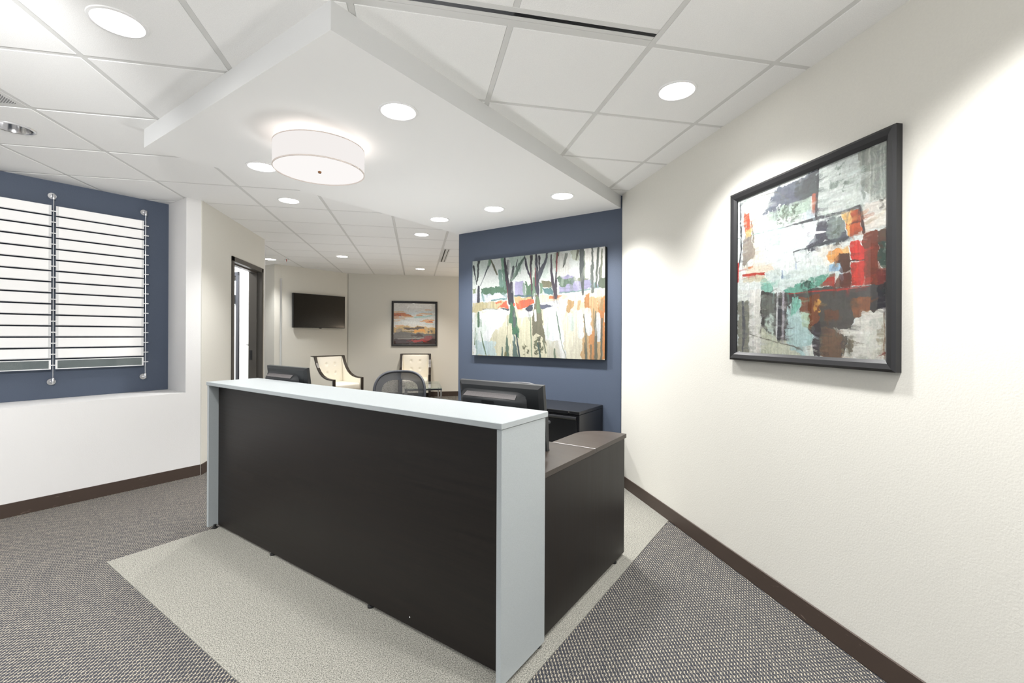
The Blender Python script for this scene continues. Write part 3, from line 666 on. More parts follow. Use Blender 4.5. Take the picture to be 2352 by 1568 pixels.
s_([(1020,695),(1200,680),(1400,660)], [20,60,34], (228,170,118), .9, 5, 'h'); s_([(1160,720),(1350,720)], 50, (226,150,96), .9, 5, 'h'); s_([(1280,700),(1350,700)], 18, (160,60,60), 1, 3, 'h')
s_([(1150,770),(1400,785)], 30, (190,216,214), .7, 4, 'h'); s_([(360,835),(560,835)], 40, (228,176,128), .9, 4, 'h')
p([(290,860),(700,840),(1447,860),(1447,1060),(290,1060)], (206,176,124), 1, 8, 'h'); p([(880,940),(1140,910),(1160,990),(850,1000)], (226,164,84), 1, 6, 'h')
p([(530,905),(850,865),(1160,865),(1130,905),(830,930),(600,925)], (96,82,68), 1, 6, 'h'); p([(360,920),(520,920),(520,1010),(360,1010)], (150,140,124), .9, 8, 'h'); s_([(500,980),(860,980)], 18, (100,92,60), 1, 4, 'h'); s_([(520,960),(860,955)], 10, (206,206,204), .9, 3, 'h')
p([(290,1010),(850,1000),(1000,1030),(1447,1040),(1447,1200),(290,1200)], (112,108,102), 1, 7, 'h'); p([(780,1050),(1110,1060),(1120,1110),(780,1110)], (74,60,54), .9, 7, 'h')
p([(290,1200),(1447,1170),(1447,1345),(290,1345)], (62,44,40), 1, 4, 'h'); s_([(420,1195),(700,1190),(1120,1155)], 20, (170,168,160), 1, 3, 'h')
p([(660,1250),(900,1200),(1180,1170),(1320,1170),(1300,1240),(880,1270)], (168,54,48), 1, 8, 'h'); p([(1130,1100),(1350,1090),(1340,1200),(1180,1250),(1140,1230)], (140,66,66), .9, 6)
A.spatter([(1150,850),(1440,850),(1440,1060),(1150,1060)], (100,96,84), .5, 4)
A.brush(260, 14, 3, .22, 9, .05).grain(.12, 3); ART3 = A; ART3.gain = .95

# canvas on the navy wall (local frame: x = D2 reversed, y out of the wall)
def wallframe(name, label, cat, xy, rz, z, group=None): return thing(name, label, cat, (xy[0], xy[1], z), rz, group)
# local +x runs along the wall to the viewer's right, local -y points into the room
xy = uv(3.863, 3.172)
cv = wallframe('canvas_painting', 'unframed wide canvas of bare trees over pale orange reeds on the navy wall', 'painting', xy, math.atan2(-D2[1], -D2[0]), 2.108)
W_, H_ = 1.535, 1.016
MB().box(0, W_, -.040, -.001, -H_, 0, .002, 1).obj('stretched_side', M['side'], cv)
ART1.sheet('canvas_face', (0.001, -.0408, -.001), (1, 0, 0), None, W_-.002, H_-.002, M['paint'], cv, None)
def framed(name, label, xy, rz, z, W, H, fw, dep, art, m_art, group=None):
    o = wallframe(name, label, 'painting', xy, rz, z, group)
    f = MB()
    prof = [(0, 0), (0, -dep*.8), (fw*.25, -dep), (fw*.7, -dep*.85), (fw, -dep*.55), (fw, 0)]
    V = []
    for cx, cz, sx, sz in ((0, 0, 1, -1), (W, 0, -1, -1), (W, -H, -1, 1), (0, -H, 1, 1)):
        V.append([f.bm.verts.new((cx+sx*a, b, cz+sz*a)) for a, b in prof])
    for i in range(4):
        A_, B_ = V[i], V[(i+1) % 4]
        for k in range(len(prof)): f.bm.faces.new([A_[k], A_[(k+1) % 6], B_[(k+1) % 6], B_[k]])
    f.obj('frame', M['frame'], o)
    art.sheet('art_print', (fw-.002, -dep*.35, -fw+.002), (1, 0, 0), None, W-2*fw+.004, H-2*fw+.004, m_art, o, None)
    MB().box(fw-.001, W-fw+.001, -dep*.48, -dep*.44, -H+fw-.001, -fw+.001).obj('glazing', M['pane'], o)
    MB().box(.002, W-.002, -dep*.3, -.001, -H+.002, -.002).obj('backing', M['frame'], o)
    return o
framed('framed_abstract_print', 'big black-framed abstract of white, teal, red and rust blocks on the right wall', (XR, 2.273), -PI/2, 2.107, .915, .925, .044, .034, ART2, M['print'])
framed('framed_sunset_print', 'small square black-framed abstract of orange bands over grey on the lounge wall', (-.503, 9.80), 0, 2.003, .938, .938, .044, .035, ART3, M['print'])

# television
tv = thing('television', 'black wall-mounted flat television switched off on the lounge wall', 'television', (*uv(4.55, 8.068), 1.425), RD)
MB().box(0, 1.085, -.075, -.03, 0, .635, .006).obj('casing', M['black'], tv)
MB().box(.008, 1.077, -.0765, -.074, .014, .627).obj('screen', M['tvb'], tv)
MB().box(.53, .57, -.075, -.06, -.012, .002, .002).obj('sensor_bump', M['black'], tv)
MB().box(.35, .75, -.03, 0.0, .15, .5).obj('wall_bracket', M['black'], tv)

# ---------------------------------------------------------------- reception desk (local x = u, y = v)
def dthing(name, label, cat, u, v, z=0, rot=0, group=None): return thing(name, label, cat, (*uv(u, v), z), RD+rot, group)
U_, V_ = 1.345, .975
desk = dthing('reception_desk', 'large dark espresso reception counter with white ledge, white ends and low return', 'desk', U_, V_)
ZT = .992
B = lambda u0, u1, v0, v1, z0, z1, bev=.0015: MB().box(u0-U_, u1-U_, v0-V_, v1-V_, z0, z1, bev, 1)
B(1.345, 1.682, .973, 3.417, ZT-.024, ZT, .002).obj('ledge_top', M['white'], desk)
B(1.350, 1.664, .976, .999, .022, ZT-.0245).obj('end_panel', M['white'], desk)
B(1.350, 1.664, 3.391, 3.414, .022, ZT-.0245).obj('end_panel', M['white'], desk)
B(1.410, 1.430, .9995, 3.3905, .02, ZT-.0245).obj('front_panel', M['wood_h'], desk)
MB().prism([(a-U_, b-V_) for a, b in ((1.431, 1.0), (1.665, 1.0), (1.665, .992), (2.203, .992), (2.203, 3.39), (1.431, 3.39))], .70, .724, bev=.0012).obj('worktop', M['wood_t'], desk)
arc = [(2.648-.17+.17*math.sin(t), 1.25-.17+.17*math.cos(t)) for t in [i*PI/2/10 for i in range(11)]]
MB().prism([(a-U_, b-V_) for a, b in [(2.207, .992), (2.207, 1.25)]+arc+[(2.648, .992)]], .70, .724, bev=.0012).obj('return_top', M['wood_t'], desk)
B(2.202, 2.208, .994, 1.249, .702, .7235, 0).obj('seam_strip', M['acryl'], desk)
B(1.665, 2.626, .995, 1.013, .02, .6995).obj('return_panel', M['wood_v'], desk)
B(2.608, 2.626, 1.014, 1.235, .02, .6995).obj('return_end_panel', M['wood_v'], desk)
B(1.431, 1.449, 3.2, 3.39, .02, .6995).obj('inner_gable', M['wood_v'], desk)
for a, b in ((1.38, 1.0), (1.64, 1.0), (1.39, 3.39), (1.42, 2.7), (1.42, 1.8), (2.5, 1.008), (1.64, 3.4)):
    MB().lathe([(.0, .0045), (.016, .0045), (.016, .012), (.009, .014), (.009, .03), (0, .03)], (a-U_, b-V_, 0), 12).obj('levelling_foot', M['rubber'], desk)
MB().lathe([(0, 0), (.003, 0), (.003, .0015), (0, .0015)], (1.4095-U_, 1.52-V_, .06), 10, 'x').obj('screw_cap', M['acryl'], desk)

# monitors: back towards the camera
def monitor(label, u, v, ztop, tilt=.13):
    m = dthing('computer_monitor', label, 'monitor', u+.12, v, .7245, 0, 'computer monitors seen from behind on the desk')
    W, Hh = .510, .315; zt = ztop-.7245; X_ = -.12
    def tl(x, z): return (X_+x*math.cos(tilt)+(zt-z)*math.sin(tilt)*1.0, zt-(zt-z)*math.cos(tilt)+x*math.sin(tilt))
    def pt(x, y, z): a, b = tl(x, z); return (a, y, b)
    # shell: rim slopes from the screen edge to the back
    s = MB(); bm = s.bm
    def ring(x, iy, iz0, iz1, r=.004):
        return [bm.verts.new(pt(x, y, z)) for y, z in ((-W/2+iy, zt-Hh+iz0), (W/2-iy, zt-Hh+iz0), (W/2-iy, zt-iz1), (-W/2+iy, zt-iz1))]
    r0 = ring(.030, 0, 0, 0); r1 = ring(.008, 0, 0, 0); r2 = ring(-.004, .022, .02, .018)
    bm.faces.new(r0)
    for a_, b_ in ((r0, r1), (r1, r2)):
        for k in range(4): bm.faces.new([a_[k], a_[(k+1) % 4], b_[(k+1) % 4], b_[k]])
    bm.faces.new(r2[::-1])
    sh = s.obj('back_shell', M['black'], m)
    sh.data.update()
    # raised hump with a sloped vent strip
    def humped(y, z): return y, z
    s = MB(); bm = s.bm
    top, vb, bot = zt-.050, zt-.070, zt-.25
    prof = [(-.003, top+.014), (-.010, top), (-.040, vb), (-.046, vb-.012), (-.046, bot+.03), (-.003, bot)]
    rows = []
    for k, t in enumerate([0, .06, .12, .5, .88, .94, 1]):
        y = -.168+t*.412; sc = min(1, math.sin(min(t, 1-t)/.12*PI/2)) if min(t, 1-t) < .12 else 1
        zsh = (1-sc)*-.02
        rows.append([bm.verts.new(pt(-.003+(x+.003)*sc, y, z+zsh*(1 if i < 4 else -1))) for i, (x, z) in enumerate(prof)])
    for i in range(len(rows)-1):
        for k in range(len(prof)-1): bm.faces.new([rows[i][k], rows[i][k+1], rows[i+1][k+1], rows[i+1][k]])
    hp = s.obj('rear_hump', M['black'], m, smooth=True)
    s = MB(); n = 26
    d_ = Vector((-.028, 0, vb-top)).normalized(); nrm = (-.0015*.73, .0015*.73)
    s.bm.faces.new([s.bm.verts.new(pt(x-.0012, y, z+.0012)) for x, y, z in ((-.0115, -.118, top-.0015), (-.0115, .192, top-.0015), (-.0385, .198, vb+.0015), (-.0385, -.124, vb+.0015))])
    s.obj('vent_grille', M['vent'], m, solid=.0008)
    s = MB(); c = [pt(-.0468, y, z) for y, z in ((.0, vb-.010), (.07, vb-.010), (.077, vb-.019), (.07, vb-.028), (0, vb-.028), (-.007, vb-.019))]
    s.bm.faces.new([s.bm.verts.new(q) for q in c]); s.obj('cable_slot', M['dark'], m, solid=.0012)
    s = MB(); s.bm.faces.new([s.bm.verts.new(pt(.0304, y, z)) for y, z in ((-W/2+.012, zt-Hh+.018), (W/2-.012, zt-Hh+.018), (W/2-.012, zt-.012), (-W/2+.012, zt-.012))]); s.obj('screen', M['tvb'], m, solid=.0008)
    MB().box(-.035, .0, -.045, .045, .012, .13, .006).obj('stand_neck', M['black'], m)
    MB().lathe([(0, 0), (.115, 0), (.115, .006), (.06, .014), (0, .016)], (0, 0, 0), 40).obj('stand_base', M['black'], m, smooth=True)
    return m
monitor('black computer monitor seen from behind at the right end of the counter', 1.815, 1.340, 1.078)
monitor('smaller-looking black monitor seen from behind at the far left end of the counter', 1.72, 3.125, 1.083)
# upright black holder beside the right monitor
dh = dthing('document_holder', 'narrow black upright holder standing on the worktop beside the right monitor', 'holder', 2.002, 1.180, .7245)
MB().prism([(-.03, 0), (.03, 0), (.026, .10), (.018, .20), (-.03, .20)], -.010, .002, 'y', .0015).obj('upright', M['black'], dh)
MB().box(-.032, .032, -.012, .006, 0, .004, .001, 1).obj('holder_base', M['black'], dh)

# black lateral file against the navy wall, and a lower credenza beyond it
fc = dthing('filing_cabinet', 'black metal lateral filing cabinet against the navy wall right of the monitor', 'cabinet', 3.387, 1.671)
ft = .686; W_ = .915; D_ = .474
MB().box(.004, D_, 0, W_, .0, ft-.03, .002, 1).obj('body', M['blackm'], fc)
MB().box(-.004, D_, -.002, W_+.002, ft-.028, ft, .004).obj('cabinet_top', M['blackm'], fc)
for z0, z1 in ((.055, .335), (.350, ft-.040)):
    d_ = MB().box(-.012, .004, .022, W_-.022, z0, z1-.03, .002, 1).obj('drawer', M['blackm'], fc)
    MB().prism([(-.014, z1-.030), (-.022, z1-.018), (-.016, z1-.004), (.003, z1-.004), (.003, z1-.030)], .022, W_-.022, 'y', .001).obj('drawer_pull', M['blackm'], d_)
MB().lathe([(0, -.008), (.006, -.008), (.007, -.004), (.007, 0), (0, 0)], (-.004, .095, ft-.014), 14, 'x').obj('lock', M['chrome'], fc)
cr = dthing('credenza', 'low black storage unit mostly hidden behind the counter near the navy wall end', 'cabinet', 3.41, 2.72)
MB().box(0, .45, 0, 1.0, .03, .555, .002, 1).obj('body', M['blackm'], cr)
MB().box(-.01, .452, -.005, 1.005, .556, .580, .002, 1).obj('cabinet_top', M['blackm'], cr)
for k in range(2): MB().box(-.012, 0, .01+k*.495, .485+k*.5, .04, .545, .002, 1).obj('door', M['blackm'], cr)

# ---------------------------------------------------------------- mesh task chairs
def task_chair(label, xy, rz, ztop=.955):
    t = thing('task_chair', label, 'chair', (xy[0], xy[1], 0), rz, 'mesh task chairs behind the desk')
    # back faces local -y (sitter looks to -y)
    Wb = .245; z0 = .50; zt = ztop-.014
    def outline(k):   # superellipse-like back
        a = 2*PI*k; c, s = math.cos(a), math.sin(a)
        ex = .62
        x = math.copysign(abs(c)**ex, c)*Wb*(1-.10*(s < 0)*abs(s)); z = (z0+zt)/2+math.copysign(abs(s)**.75, s)*(zt-z0)/2
        y = .24+.06*(z-z0)/(zt-z0)-.09*(x/Wb)**2
        return (x, y, z)
    pts = [outline(k/56) for k in range(56)]
    MB().tube(pts, .013, 10, closed=True).obj('back_frame', M['grey'], t, smooth='all')
    def surf(x, z, off=0): return (x, .24+.06*(z-z0)/(zt-z0)-.09*(x/Wb)**2+off, z)
    cz = (z0+zt)/2
    def inner(a, w, zlo, zhi, e=.6):
        c, s = math.cos(a), math.sin(a); zc = (zlo+zhi)/2
        return surf(math.copysign(abs(c)**e, c)*w, zc+math.copysign(abs(s)**.7, s)*(zhi-zlo)/2)
    n = 56; s = MB(); A_ = [s.bm.verts.new(p_) for p_ in pts]; Bv = [s.bm.verts.new(inner(2*PI*k/n, .178, z0+.10, zt-.085)) for k in range(n)]
    for k in range(n): s.bm.faces.new([A_[k], A_[(k+1) % n], Bv[(k+1) % n], Bv[k]])
    s.obj('mesh_back', M['cloth'], t, smooth='all')
    s = MB(); Bv = [s.bm.verts.new(inner(2*PI*k/n, .178, z0+.10, zt-.085)) for k in range(n)]; s.bm.faces.new(Bv); bmesh.ops.triangulate(s.bm, faces=s.bm.faces)
    s.obj('sheer_panel', M['cloth2'], t, smooth='all')
    MB().tube([surf(0, z0-.05, .03), surf(0, z0+.1, .03), surf(0, zt-.075, .012)], [.020, .017, .015], 10).obj('spine', M['grey'], t, smooth=True)
    MB().tube([surf(-.15, z0+.16, .03), surf(0, z0+.17, .035), surf(.15, z0+.16, .03)], .022, 8).obj('lumbar_support', M['grey'], t, smooth=True)
    MB().box(-.245, .245, -.25, .23, .455, .51, .022, 3).obj('seat', M['cloth'], t, smooth=True)
    for sx in (-1, 1):
        MB().tube([(sx*.25, .02, .46), (sx*.29, .02, .50), (sx*.29, .02, .66)], .014, 8).obj('arm_post', M['grey'], t, smooth=True)
        MB().box(sx*.29-.04, sx*.29+.04, -.12, .13, .66, .685, .01).obj('armrest', M['black'], t, smooth=True)
    MB().tube([(0, .05, .46), (0, .18, .44), (0, .27, .48), (0, .27, .55)], .018, 8).obj('back_bracket', M['grey'], t, smooth=True)
    MB().lathe([(0, .08), (.03, .08), (.03, .28), (.02, .28), (.02, .44), (.06, .455), (0, .455)], seg=20).obj('gas_column', M['black'], t, smooth=True)
    for k in range(5):
        a = 2*PI*k/5+.3; c, s2 = math.cos(a), math.sin(a)
        b = MB().tube([(0, 0, .11), (c*.15, s2*.15, .095), (c*.29, s2*.29, .075)], [.024, .019, .013], 8).obj('base_leg', M['grey'], t, smooth=True)
        MB().lathe([(0, -.022), (.024, -.022), (.029, -.012), (.029, .012), (.024, .022), (0, .022)], (c*.29, s2*.29, .0290), 16, 'y').obj('caster', M['rubber'], b, smooth=True)
    return t
task_chair('grey mesh task chair whose rounded back rises above the middle of the counter', (-.171, 4.44), math.radians(-4))
task_chair('grey mesh task chair almost hidden behind the right monitor', (uv(2.83, 1.90)[0]-.105, uv(2.83, 1.90)[1]+.024), RD+PI/2-PI+.10, .938)

# ---------------------------------------------------------------- lounge armchairs
def armchair(label, xy, rz):
    t = thing('armchair', label, 'armchair', (xy[0], xy[1], 0), rz, 'cream leather armchairs in the lounge')
    # front faces local -y at y=0; profile in (y,z)
    top = [(0, .52), (.07, .522), (.165, .528), (.25, .545), (.335, .58), (.41, .635), (.47, .705), (.52, .79), (.55, .86), (.567, .905)]
    W = .31
    for sx in (-1, 1):
        side = [(0.012, .17), (0.012, .512)]+[(a+.006, b-.012) for a, b in top[1:]]+[(.682, .90), (.737, .45), (.752, .17)]
        MB().prism(side, sx*W, sx*(W-.055), 'x', .004).obj('side_panel', M['leather'], t)
        rail = [(0, .165), (0, .52)]+top[1:]; inn = [(a, b) for a, b in rail]
        s = MB(); n = len(rail)
        # walnut rail following front edge, arm and wing
        nor = []
        for i in range(n):
            a0, b0 = rail[max(0, i-1)], rail[min(n-1, i+1)]; dx, dz_ = b0[0]-a0[0], b0[1]-a0[1]; L = math.hypot(dx, dz_); nor.append((dz_/L, -dx/L))
        nor[1] = (1/1.0, -1/1.0)
        out_, in_ = [], []
        for (y, z), (ny, nz) in zip(rail, nor): out_.append((y-ny*.006, z-nz*.006)); in_.append((y+ny*.016, z+nz*.016))
        x0, x1 = sx*(W+.002), sx*(W-.046)
        vv = [[s.bm.verts.new((x, y, z)) for (y, z) in q] for x in (x0, x1) for q in (out_, in_)]
        o0, i0, o1, i1 = vv
        for k in range(n-1):
            for a_, b_ in ((o0, o1), (i0, i1), (o0, i0), (o1, i1)): s.bm.faces.new([a_[k], a_[k+1], b_[k+1], b_[k]])
        for k in (0, n-1): s.bm.faces.new([o0[k], o1[k], i1[k], i0[k]])
        s.obj('walnut_rail', M['dwood'], t)
    MB().box(-W, W, .559, .687, .902, .912, .003, 1).obj('crest_rail', M['dwood'], t)
    MB().prism([(.567, .90), (.682, .90), (.737, .45), (.752, .17), (.697, .17), (.657, .45)], -W+.056, W-.056, 'x', .004).obj('outer_back', M['leather'], t)
    # tufted inside back
    def fb(u, v):
        x = (-.262+.524*u)*(1-.04*v); z = .40+.498*v; y = .532+.045*v-.035*math.sin(PI*v)**.5*(1 if 0 < v < 1 else 0)*math.sin(PI*min(max(u, .001), .999))**.4
        for bx in (-.085, .085):
            for bz in (.60, .76):
                d = math.hypot(x-bx, z-bz); y += .02*math.exp(-(d/.022)**2)
        y += .004*math.sin(u*22+3*math.sin(v*3))*max(0, .6-v)
        return (x, y, z)
    bk = MB().grid(fb, 44, 36).obj('back_cushion', M['leather'], t, smooth='all', solid=.004)
    for bx in (-.085, .085):
        for bz in (.60, .76): MB().lathe([(0, -.004), (.006, -.003), (.009, 0), (0, .002)], (bx, .529, bz), 12, 'y').obj('button', M['leather'], bk, smooth=True)
    MB().box(-.255, .255, .0, .56, .30, .43, .035, 4).obj('seat_cushion', M['leather'], t, smooth=True)
    MB().box(-.255, .255, .015, .70, .17, .30, .006).obj('seat_base', M['leather'], t)
    for sx in (-1, 1):
        for y0 in (.02, .70): MB().prism([(sx*.305, y0), (sx*.265, y0), (sx*.265, y0+.04), (sx*.305, y0+.04)], .0, .17).obj('leg', M['dwood'], t)
    return t
armchair('cream leather armchair with dark wooden rails under the television', uv(5.00, 6.98), RD)
armchair('cream leather armchair with dark wooden rails under the small framed print', (-.03, 9.06), math.radians(-2))
# glass side table
st = thing('side_table', 'chrome side table with a clear glass top in front of the far armchair', 'table', (.11, 7.06, 0), 0)
tx, ty, tz = .28, .48, .50
MB().box(-tx, tx, -.03, 2*ty, tz-.012, tz, .002, 1).obj('glass_top', M['tglass'], st)
fr = MB()
for sy in (0, 2*ty-.03): fr.box(-tx+.01, tx-.01, sy-.012, sy+.012, tz-.04, tz-.0125, .003, 1)
for sx in (-1, 1): fr.box(sx*(tx-.012)-.012, sx*(tx-.012)+.012, -.012, 2*ty-.018, tz-.04, tz-.0125, .003, 1)
fr.obj('frame', M['chrome'], st)
for sx in (-1, 1):
    for sy in (0, 2*ty-.03): MB().tube([(sx*(tx-.014), sy, tz-.035), (sx*(tx-.014), sy, 0)], .013, 12).obj('leg', M['chrome'], st, smooth=True)
MB().box(-tx+.02, tx-.02, 2*ty-.04, 2*ty-.02, .12, .14).obj('stretcher', M['chrome'], st)

# ---------------------------------------------------------------- cable display on the navy niche
VP = 5.137
def nrm_loc(u, v, z): return (*uv(u, v), z)
cab = []
for k, (u, lab) in enumerate(((.9165, 'thin steel cable with clips between the two columns of white panels'), (1.5215, 'thin steel cable with clips at the right end of the white panels'))):
    c = dthing('suspension_cable', lab, 'cable', u, VP, 0, 0, 'steel cables of the panel display')
    MB().tube([(0, 0, .95), (0, 0, 2.40)], .0032, 8).obj('cable', M['steel'], c, smooth=True)
    for z, dz_ in ((2.425, -1), (.915, 1)):
        f_ = MB().lathe([(0, .058), (.024, .058), (.026, .054), (.026, .0505), (0, .0505)], (0, 0, z), 24, 'y').obj('wall_plate', M['steel'], c, smooth=True)
        MB().tube([(0, .052, z), (0, .0, z)], .006, 10).obj('standoff', M['steel'], f_, smooth=True)
        MB().lathe([(0, 0), (.009, 0), (.010, .003), (.010, .04), (.007, .045), (0, .045)], (0, 0, z-.012 if dz_ > 0 else z-.036), 16).obj('barrel', M['steel'], f_, smooth=True)
    for r in range(15):
        z = 2.294-.0887*r
        sp = (-.021, .021)
        MB().tube([(sp[0], -.004, z), (sp[1], -.004, z)], .0042, 8).obj('clip', M['trimw'], c, smooth=True)
    cab.append(c)
ordn = ['top', 'second', 'third', 'fourth', 'fifth', 'sixth', 'seventh', 'eighth', 'ninth', 'tenth', 'eleventh', 'twelfth', 'thirteenth', 'fourteenth', 'bottom']
def panel(lab, u0, u1, z1, empty):
    p_ = dthing('display_panel', lab, 'panel', u0, VP, z1-.0775, 0, 'acrylic panels of the wall display')
    W = u1-u0; h = .0775; b = .006 if not empty else .0065
    if empty:
        fm = MB().box(0, W, -.005, .005, 0, b).box(0, W, -.005, .005, h-b, h).box(0, .012, -.005, .005, b, h-b).box(W-.012, W, -.005, .005, b, h-b)
        fm.obj('acrylic_frame', M['trimw'], p_)
        MB().box(.012, W-.012, -.003, .003, b, h-b).obj('clear_pocket', M['clear'], p_)
    else:
        fm = MB().box(0, W, -.004, .005, 0, .0075, .0008, 1).box(0, W, -.004, .005, h-.002, h).box(0, .018, -.004, .005, .0075, h-.002, .0008, 1).box(W-.018, W, -.004, .005, .0075, h-.002, .0008, 1)
        fm.obj('acrylic_frame', M['acryl'], p_)
        MB().box(.016, W-.016, -.0048, .003, .006, h-.002, .0006, 1).obj('white_insert', M['insert'], p_)
    return p_
for r in range(15):
    z1 = 2.3385-.0887*r
    if r < 14:
        la = f'white insert panel, {ordn[r]} row of the column left of the middle cable'; lb = f'white insert panel, {ordn[r]} row of the column between the middle and right cables'
    else:
        la = 'empty clear panel at the bottom of the column left of the middle cable'; lb = 'empty clear panel at the bottom of the column between the middle and right cables'
    panel(la, .326, .904, z1, r == 14); panel(lb, .930, 1.508, z1, r == 14)

# ---------------------------------------------------------------- ceiling fittings
dl = []
def downlight(label, x, y, zc, power=30, on=True, col=(1, .99, .975), r=.082, blend=.75, size=116, group='recessed ceiling downlights'):
    t = thing('downlight', label, 'ceiling light', (x, y, zc), 0, group)
    MB().lathe([(r, .0005), (r, -.003), (r+.004, -.006), (r+.014, -.004), (r+.016, .0005)], seg=48, closed=True).obj('trim_ring', M['trimw'] if on else M['steel'], t, smooth=True)
    if on:
        MB().lathe([(0, -.0022), (r+.001, -.0022), (r+.001, -.0012), (0, -.0012)], seg=48).obj('lens', M['lamp'], t)
        if power:
            L = bpy.data.lights.new('downlight_lamp', 'SPOT'); L.energy = power; L.color = col; L.spot_size = math.radians(size); L.spot_blend = blend; L.shadow_soft_size = .07
            o = bpy.data.objects.new('downlight_lamp', L); COL.objects.link(o); o.location = (x, y, zc-.02); dl.append(o)
    else:
        MB().lathe([(r-.001, -.003), (r-.006, .03), (r-.02, .09), (.03, .12), (0, .12)], seg=48, caps=False).obj('reflector', M['reflect'], t, smooth=True)
        MB().lathe([(0, .078), (.014, .08), (.018, .09), (.014, .11), (0, .11)], seg=24).obj('bulb', M['grid'], t, smooth=True)
    return t
ZT_ = ZC-.002
DLP = 58
downlight('lit downlight in the ceiling tile at the top left of the photo', -1.162, 2.090, ZT_, DLP)
downlight('unlit downlight with silver reflector near the left edge of the photo', OFF[0], OFF[1], ZT_, 0, False, group=None)
downlight('lit downlight in the ceiling tiles right of the soffit, near the right wall', 1.279, 2.076, ZT_, DLP*1.25, size=126)
downlight('lit downlight in the tiles just beyond the soffit, behind the drum light', -1.158, 4.556, ZT_, DLP)
downlight('lit downlight in the lounge ceiling just left of the navy wall end', .059, 5.747, ZT_, DLP)
downlight('small lit downlight in the lounge ceiling above the television', -1.159, 7.665, ZT_, DLP)
downlight('small lit downlight in the lounge ceiling beside the doorway wall corner', -2.377, 8.239, ZT_, DLP*.8)
downlight('farthest small lit downlight above the small framed print', .066, 8.787, ZT_, DLP, col=(1, .93, .85))
for lab, u, v in (('lit downlight in the soffit right of the drum light', 1.557, 1.777), ('lit downlight in the soffit partly hidden by the drum light', 1.560, 3.129),
                  ('lit downlight in the soffit nearest the right wall', 3.254, 1.764), ('lit downlight in the soffit above the middle of the tree canvas', 3.250, 2.451), ('lit downlight in the soffit nearest the left end of the navy wall', 3.252, 3.118)):
    x, y = uv(u, v); downlight(lab, x, y, ZS, DLP*(.27 if u < 2 else (1.5 if v < 2 else 1.1)), size=132 if u > 2 and v < 2 else 122)
# the same fittings carry on over the part of the lobby behind and beside the camera
def lamp(x, y, e, z=ZC-.03, col=(1, .99, .975), size=116, rad=.07):
    L = bpy.data.lights.new('lobby_lamp', 'SPOT'); L.energy = e; L.color = col; L.spot_size = math.radians(size); L.spot_blend = .75; L.shadow_soft_size = rad
    o = bpy.data.objects.new('lobby_lamp', L); COL.objects.link(o); o.location = (x, y, z); return o
for x, y in ((-1.16, -.40), (1.28, -.40), (1.28, .85), (-2.38, .85), (-2.38, 2.09), (-3.3, 2.1), (1.28, 6.4), (2.2, 8.2)): lamp(x, y, DLP*(1.15 if x == 1.28 and y < 2 else (1.35 if x < -2 else 1)), size=122 if x == 1.28 else 124)
# upward fill spots added out of view to brighten the ceilings
def up(x, y, z, e, col=(1, 1, 1), size=165):
    o = lamp(x, y, e, z, col, size, .25); o.name = 'fill_uplight'; o.rotation_euler = (PI, 0, 0); return o
for x, y, z, e in UPS: up(x, y, z, e)
L = bpy.data.lights.new('lounge_table_lamp', 'POINT'); L.energy = 14; L.color = (1, .80, .60); L.shadow_soft_size = .12
o = bpy.data.objects.new('lounge_table_lamp', L); COL.objects.link(o); o.location = (2.1, 8.9, 1.3)
# added fill spot without a fixture, brightening the panel display
L = bpy.data.lights.new('display_fill', 'SPOT'); L.energy = 100; L.spot_size = math.radians(56); L.spot_blend = .9; L.shadow_soft_size = .06
o = bpy.data.objects.new('display_fill', L); COL.objects.link(o); o.location = (-.95, 1.2, 2.3); o.rotation_euler = (Vector((-2.85, 4.1, 1.95))-o.location).to_track_quat('-Z', 'Y').to_euler()
# hall behind the doorway
L = bpy.data.lights.new('hall_lamp', 'AREA'); L.energy = 45; L.size = .8; o = bpy.data.objects.new('hall_lamp', L); COL.objects.link(o); o.location = (-2.9, 6.3, ZC-.05)

# drum light
dx, dy = uv(1.557, 2.456)
dr = thing('drum_light', 'round white fabric drum light hanging under the soffit', 'ceiling light', (dx, dy, ZS))
zb, ztp, R0 = 2.268-ZS, 2.404-ZS, .250
MB().lathe([(R0, zb+.006), (R0, ztp-.004), (R0-.002, ztp-.004), (R0-.002, zb+.006)], seg=96, closed=True).obj('lamp_shade', M['shade'], dr, smooth=True)
MB().lathe([(R0+.001, zb-.001), (R0+.001, zb+.006), (R0-.004, zb+.006), (R0-.004, zb-.001)], seg=96, closed=True).obj('lower_rim', M['band'], dr, smooth=True)
MB().lathe([(R0+.001, ztp-.005), (R0+.001, ztp+.001), (R0-.003, ztp+.001), (R0-.003, ztp-.005)], seg=96, closed=True).obj('upper_rim', M['band'], dr, smooth=True)
MB().lathe([(0, zb+.004), (R0-.004, zb+.004), (R0-.004, zb+.006), (0, zb+.006)], seg=96).obj('diffuser', M['diff'], dr)
MB().lathe([(0, zb-.010), (.008, zb-.009), (.010, zb-.004), (.010, zb), (.004, zb+.003), (0, zb+.003)], seg=20).obj('finial', M['brass'], dr, smooth=True)
MB().lathe([(0, -.02), (.06, -.02), (.065, -.01), (.065, 0), (0, 0)], seg=32).obj('canopy', M['trimw'], dr, smooth=True)
MB().tube([(0, 0, -.02), (0, 0, zb+.005)], .006, 8).obj('stem', M['brass'], dr, smooth=True)
L = bpy.data.lights.new('drum_bulbs', 'POINT'); L.energy = .5; L.color = (1, .86, .78); L.shadow_soft_size = .05
for a in (0, 2.1, 4.2):
    o = bpy.data.objects.new('drum_bulbs', L); COL.objects.link(o); o.location = (dx+.12*math.cos(a), dy+.12*math.sin(a), 2.36)

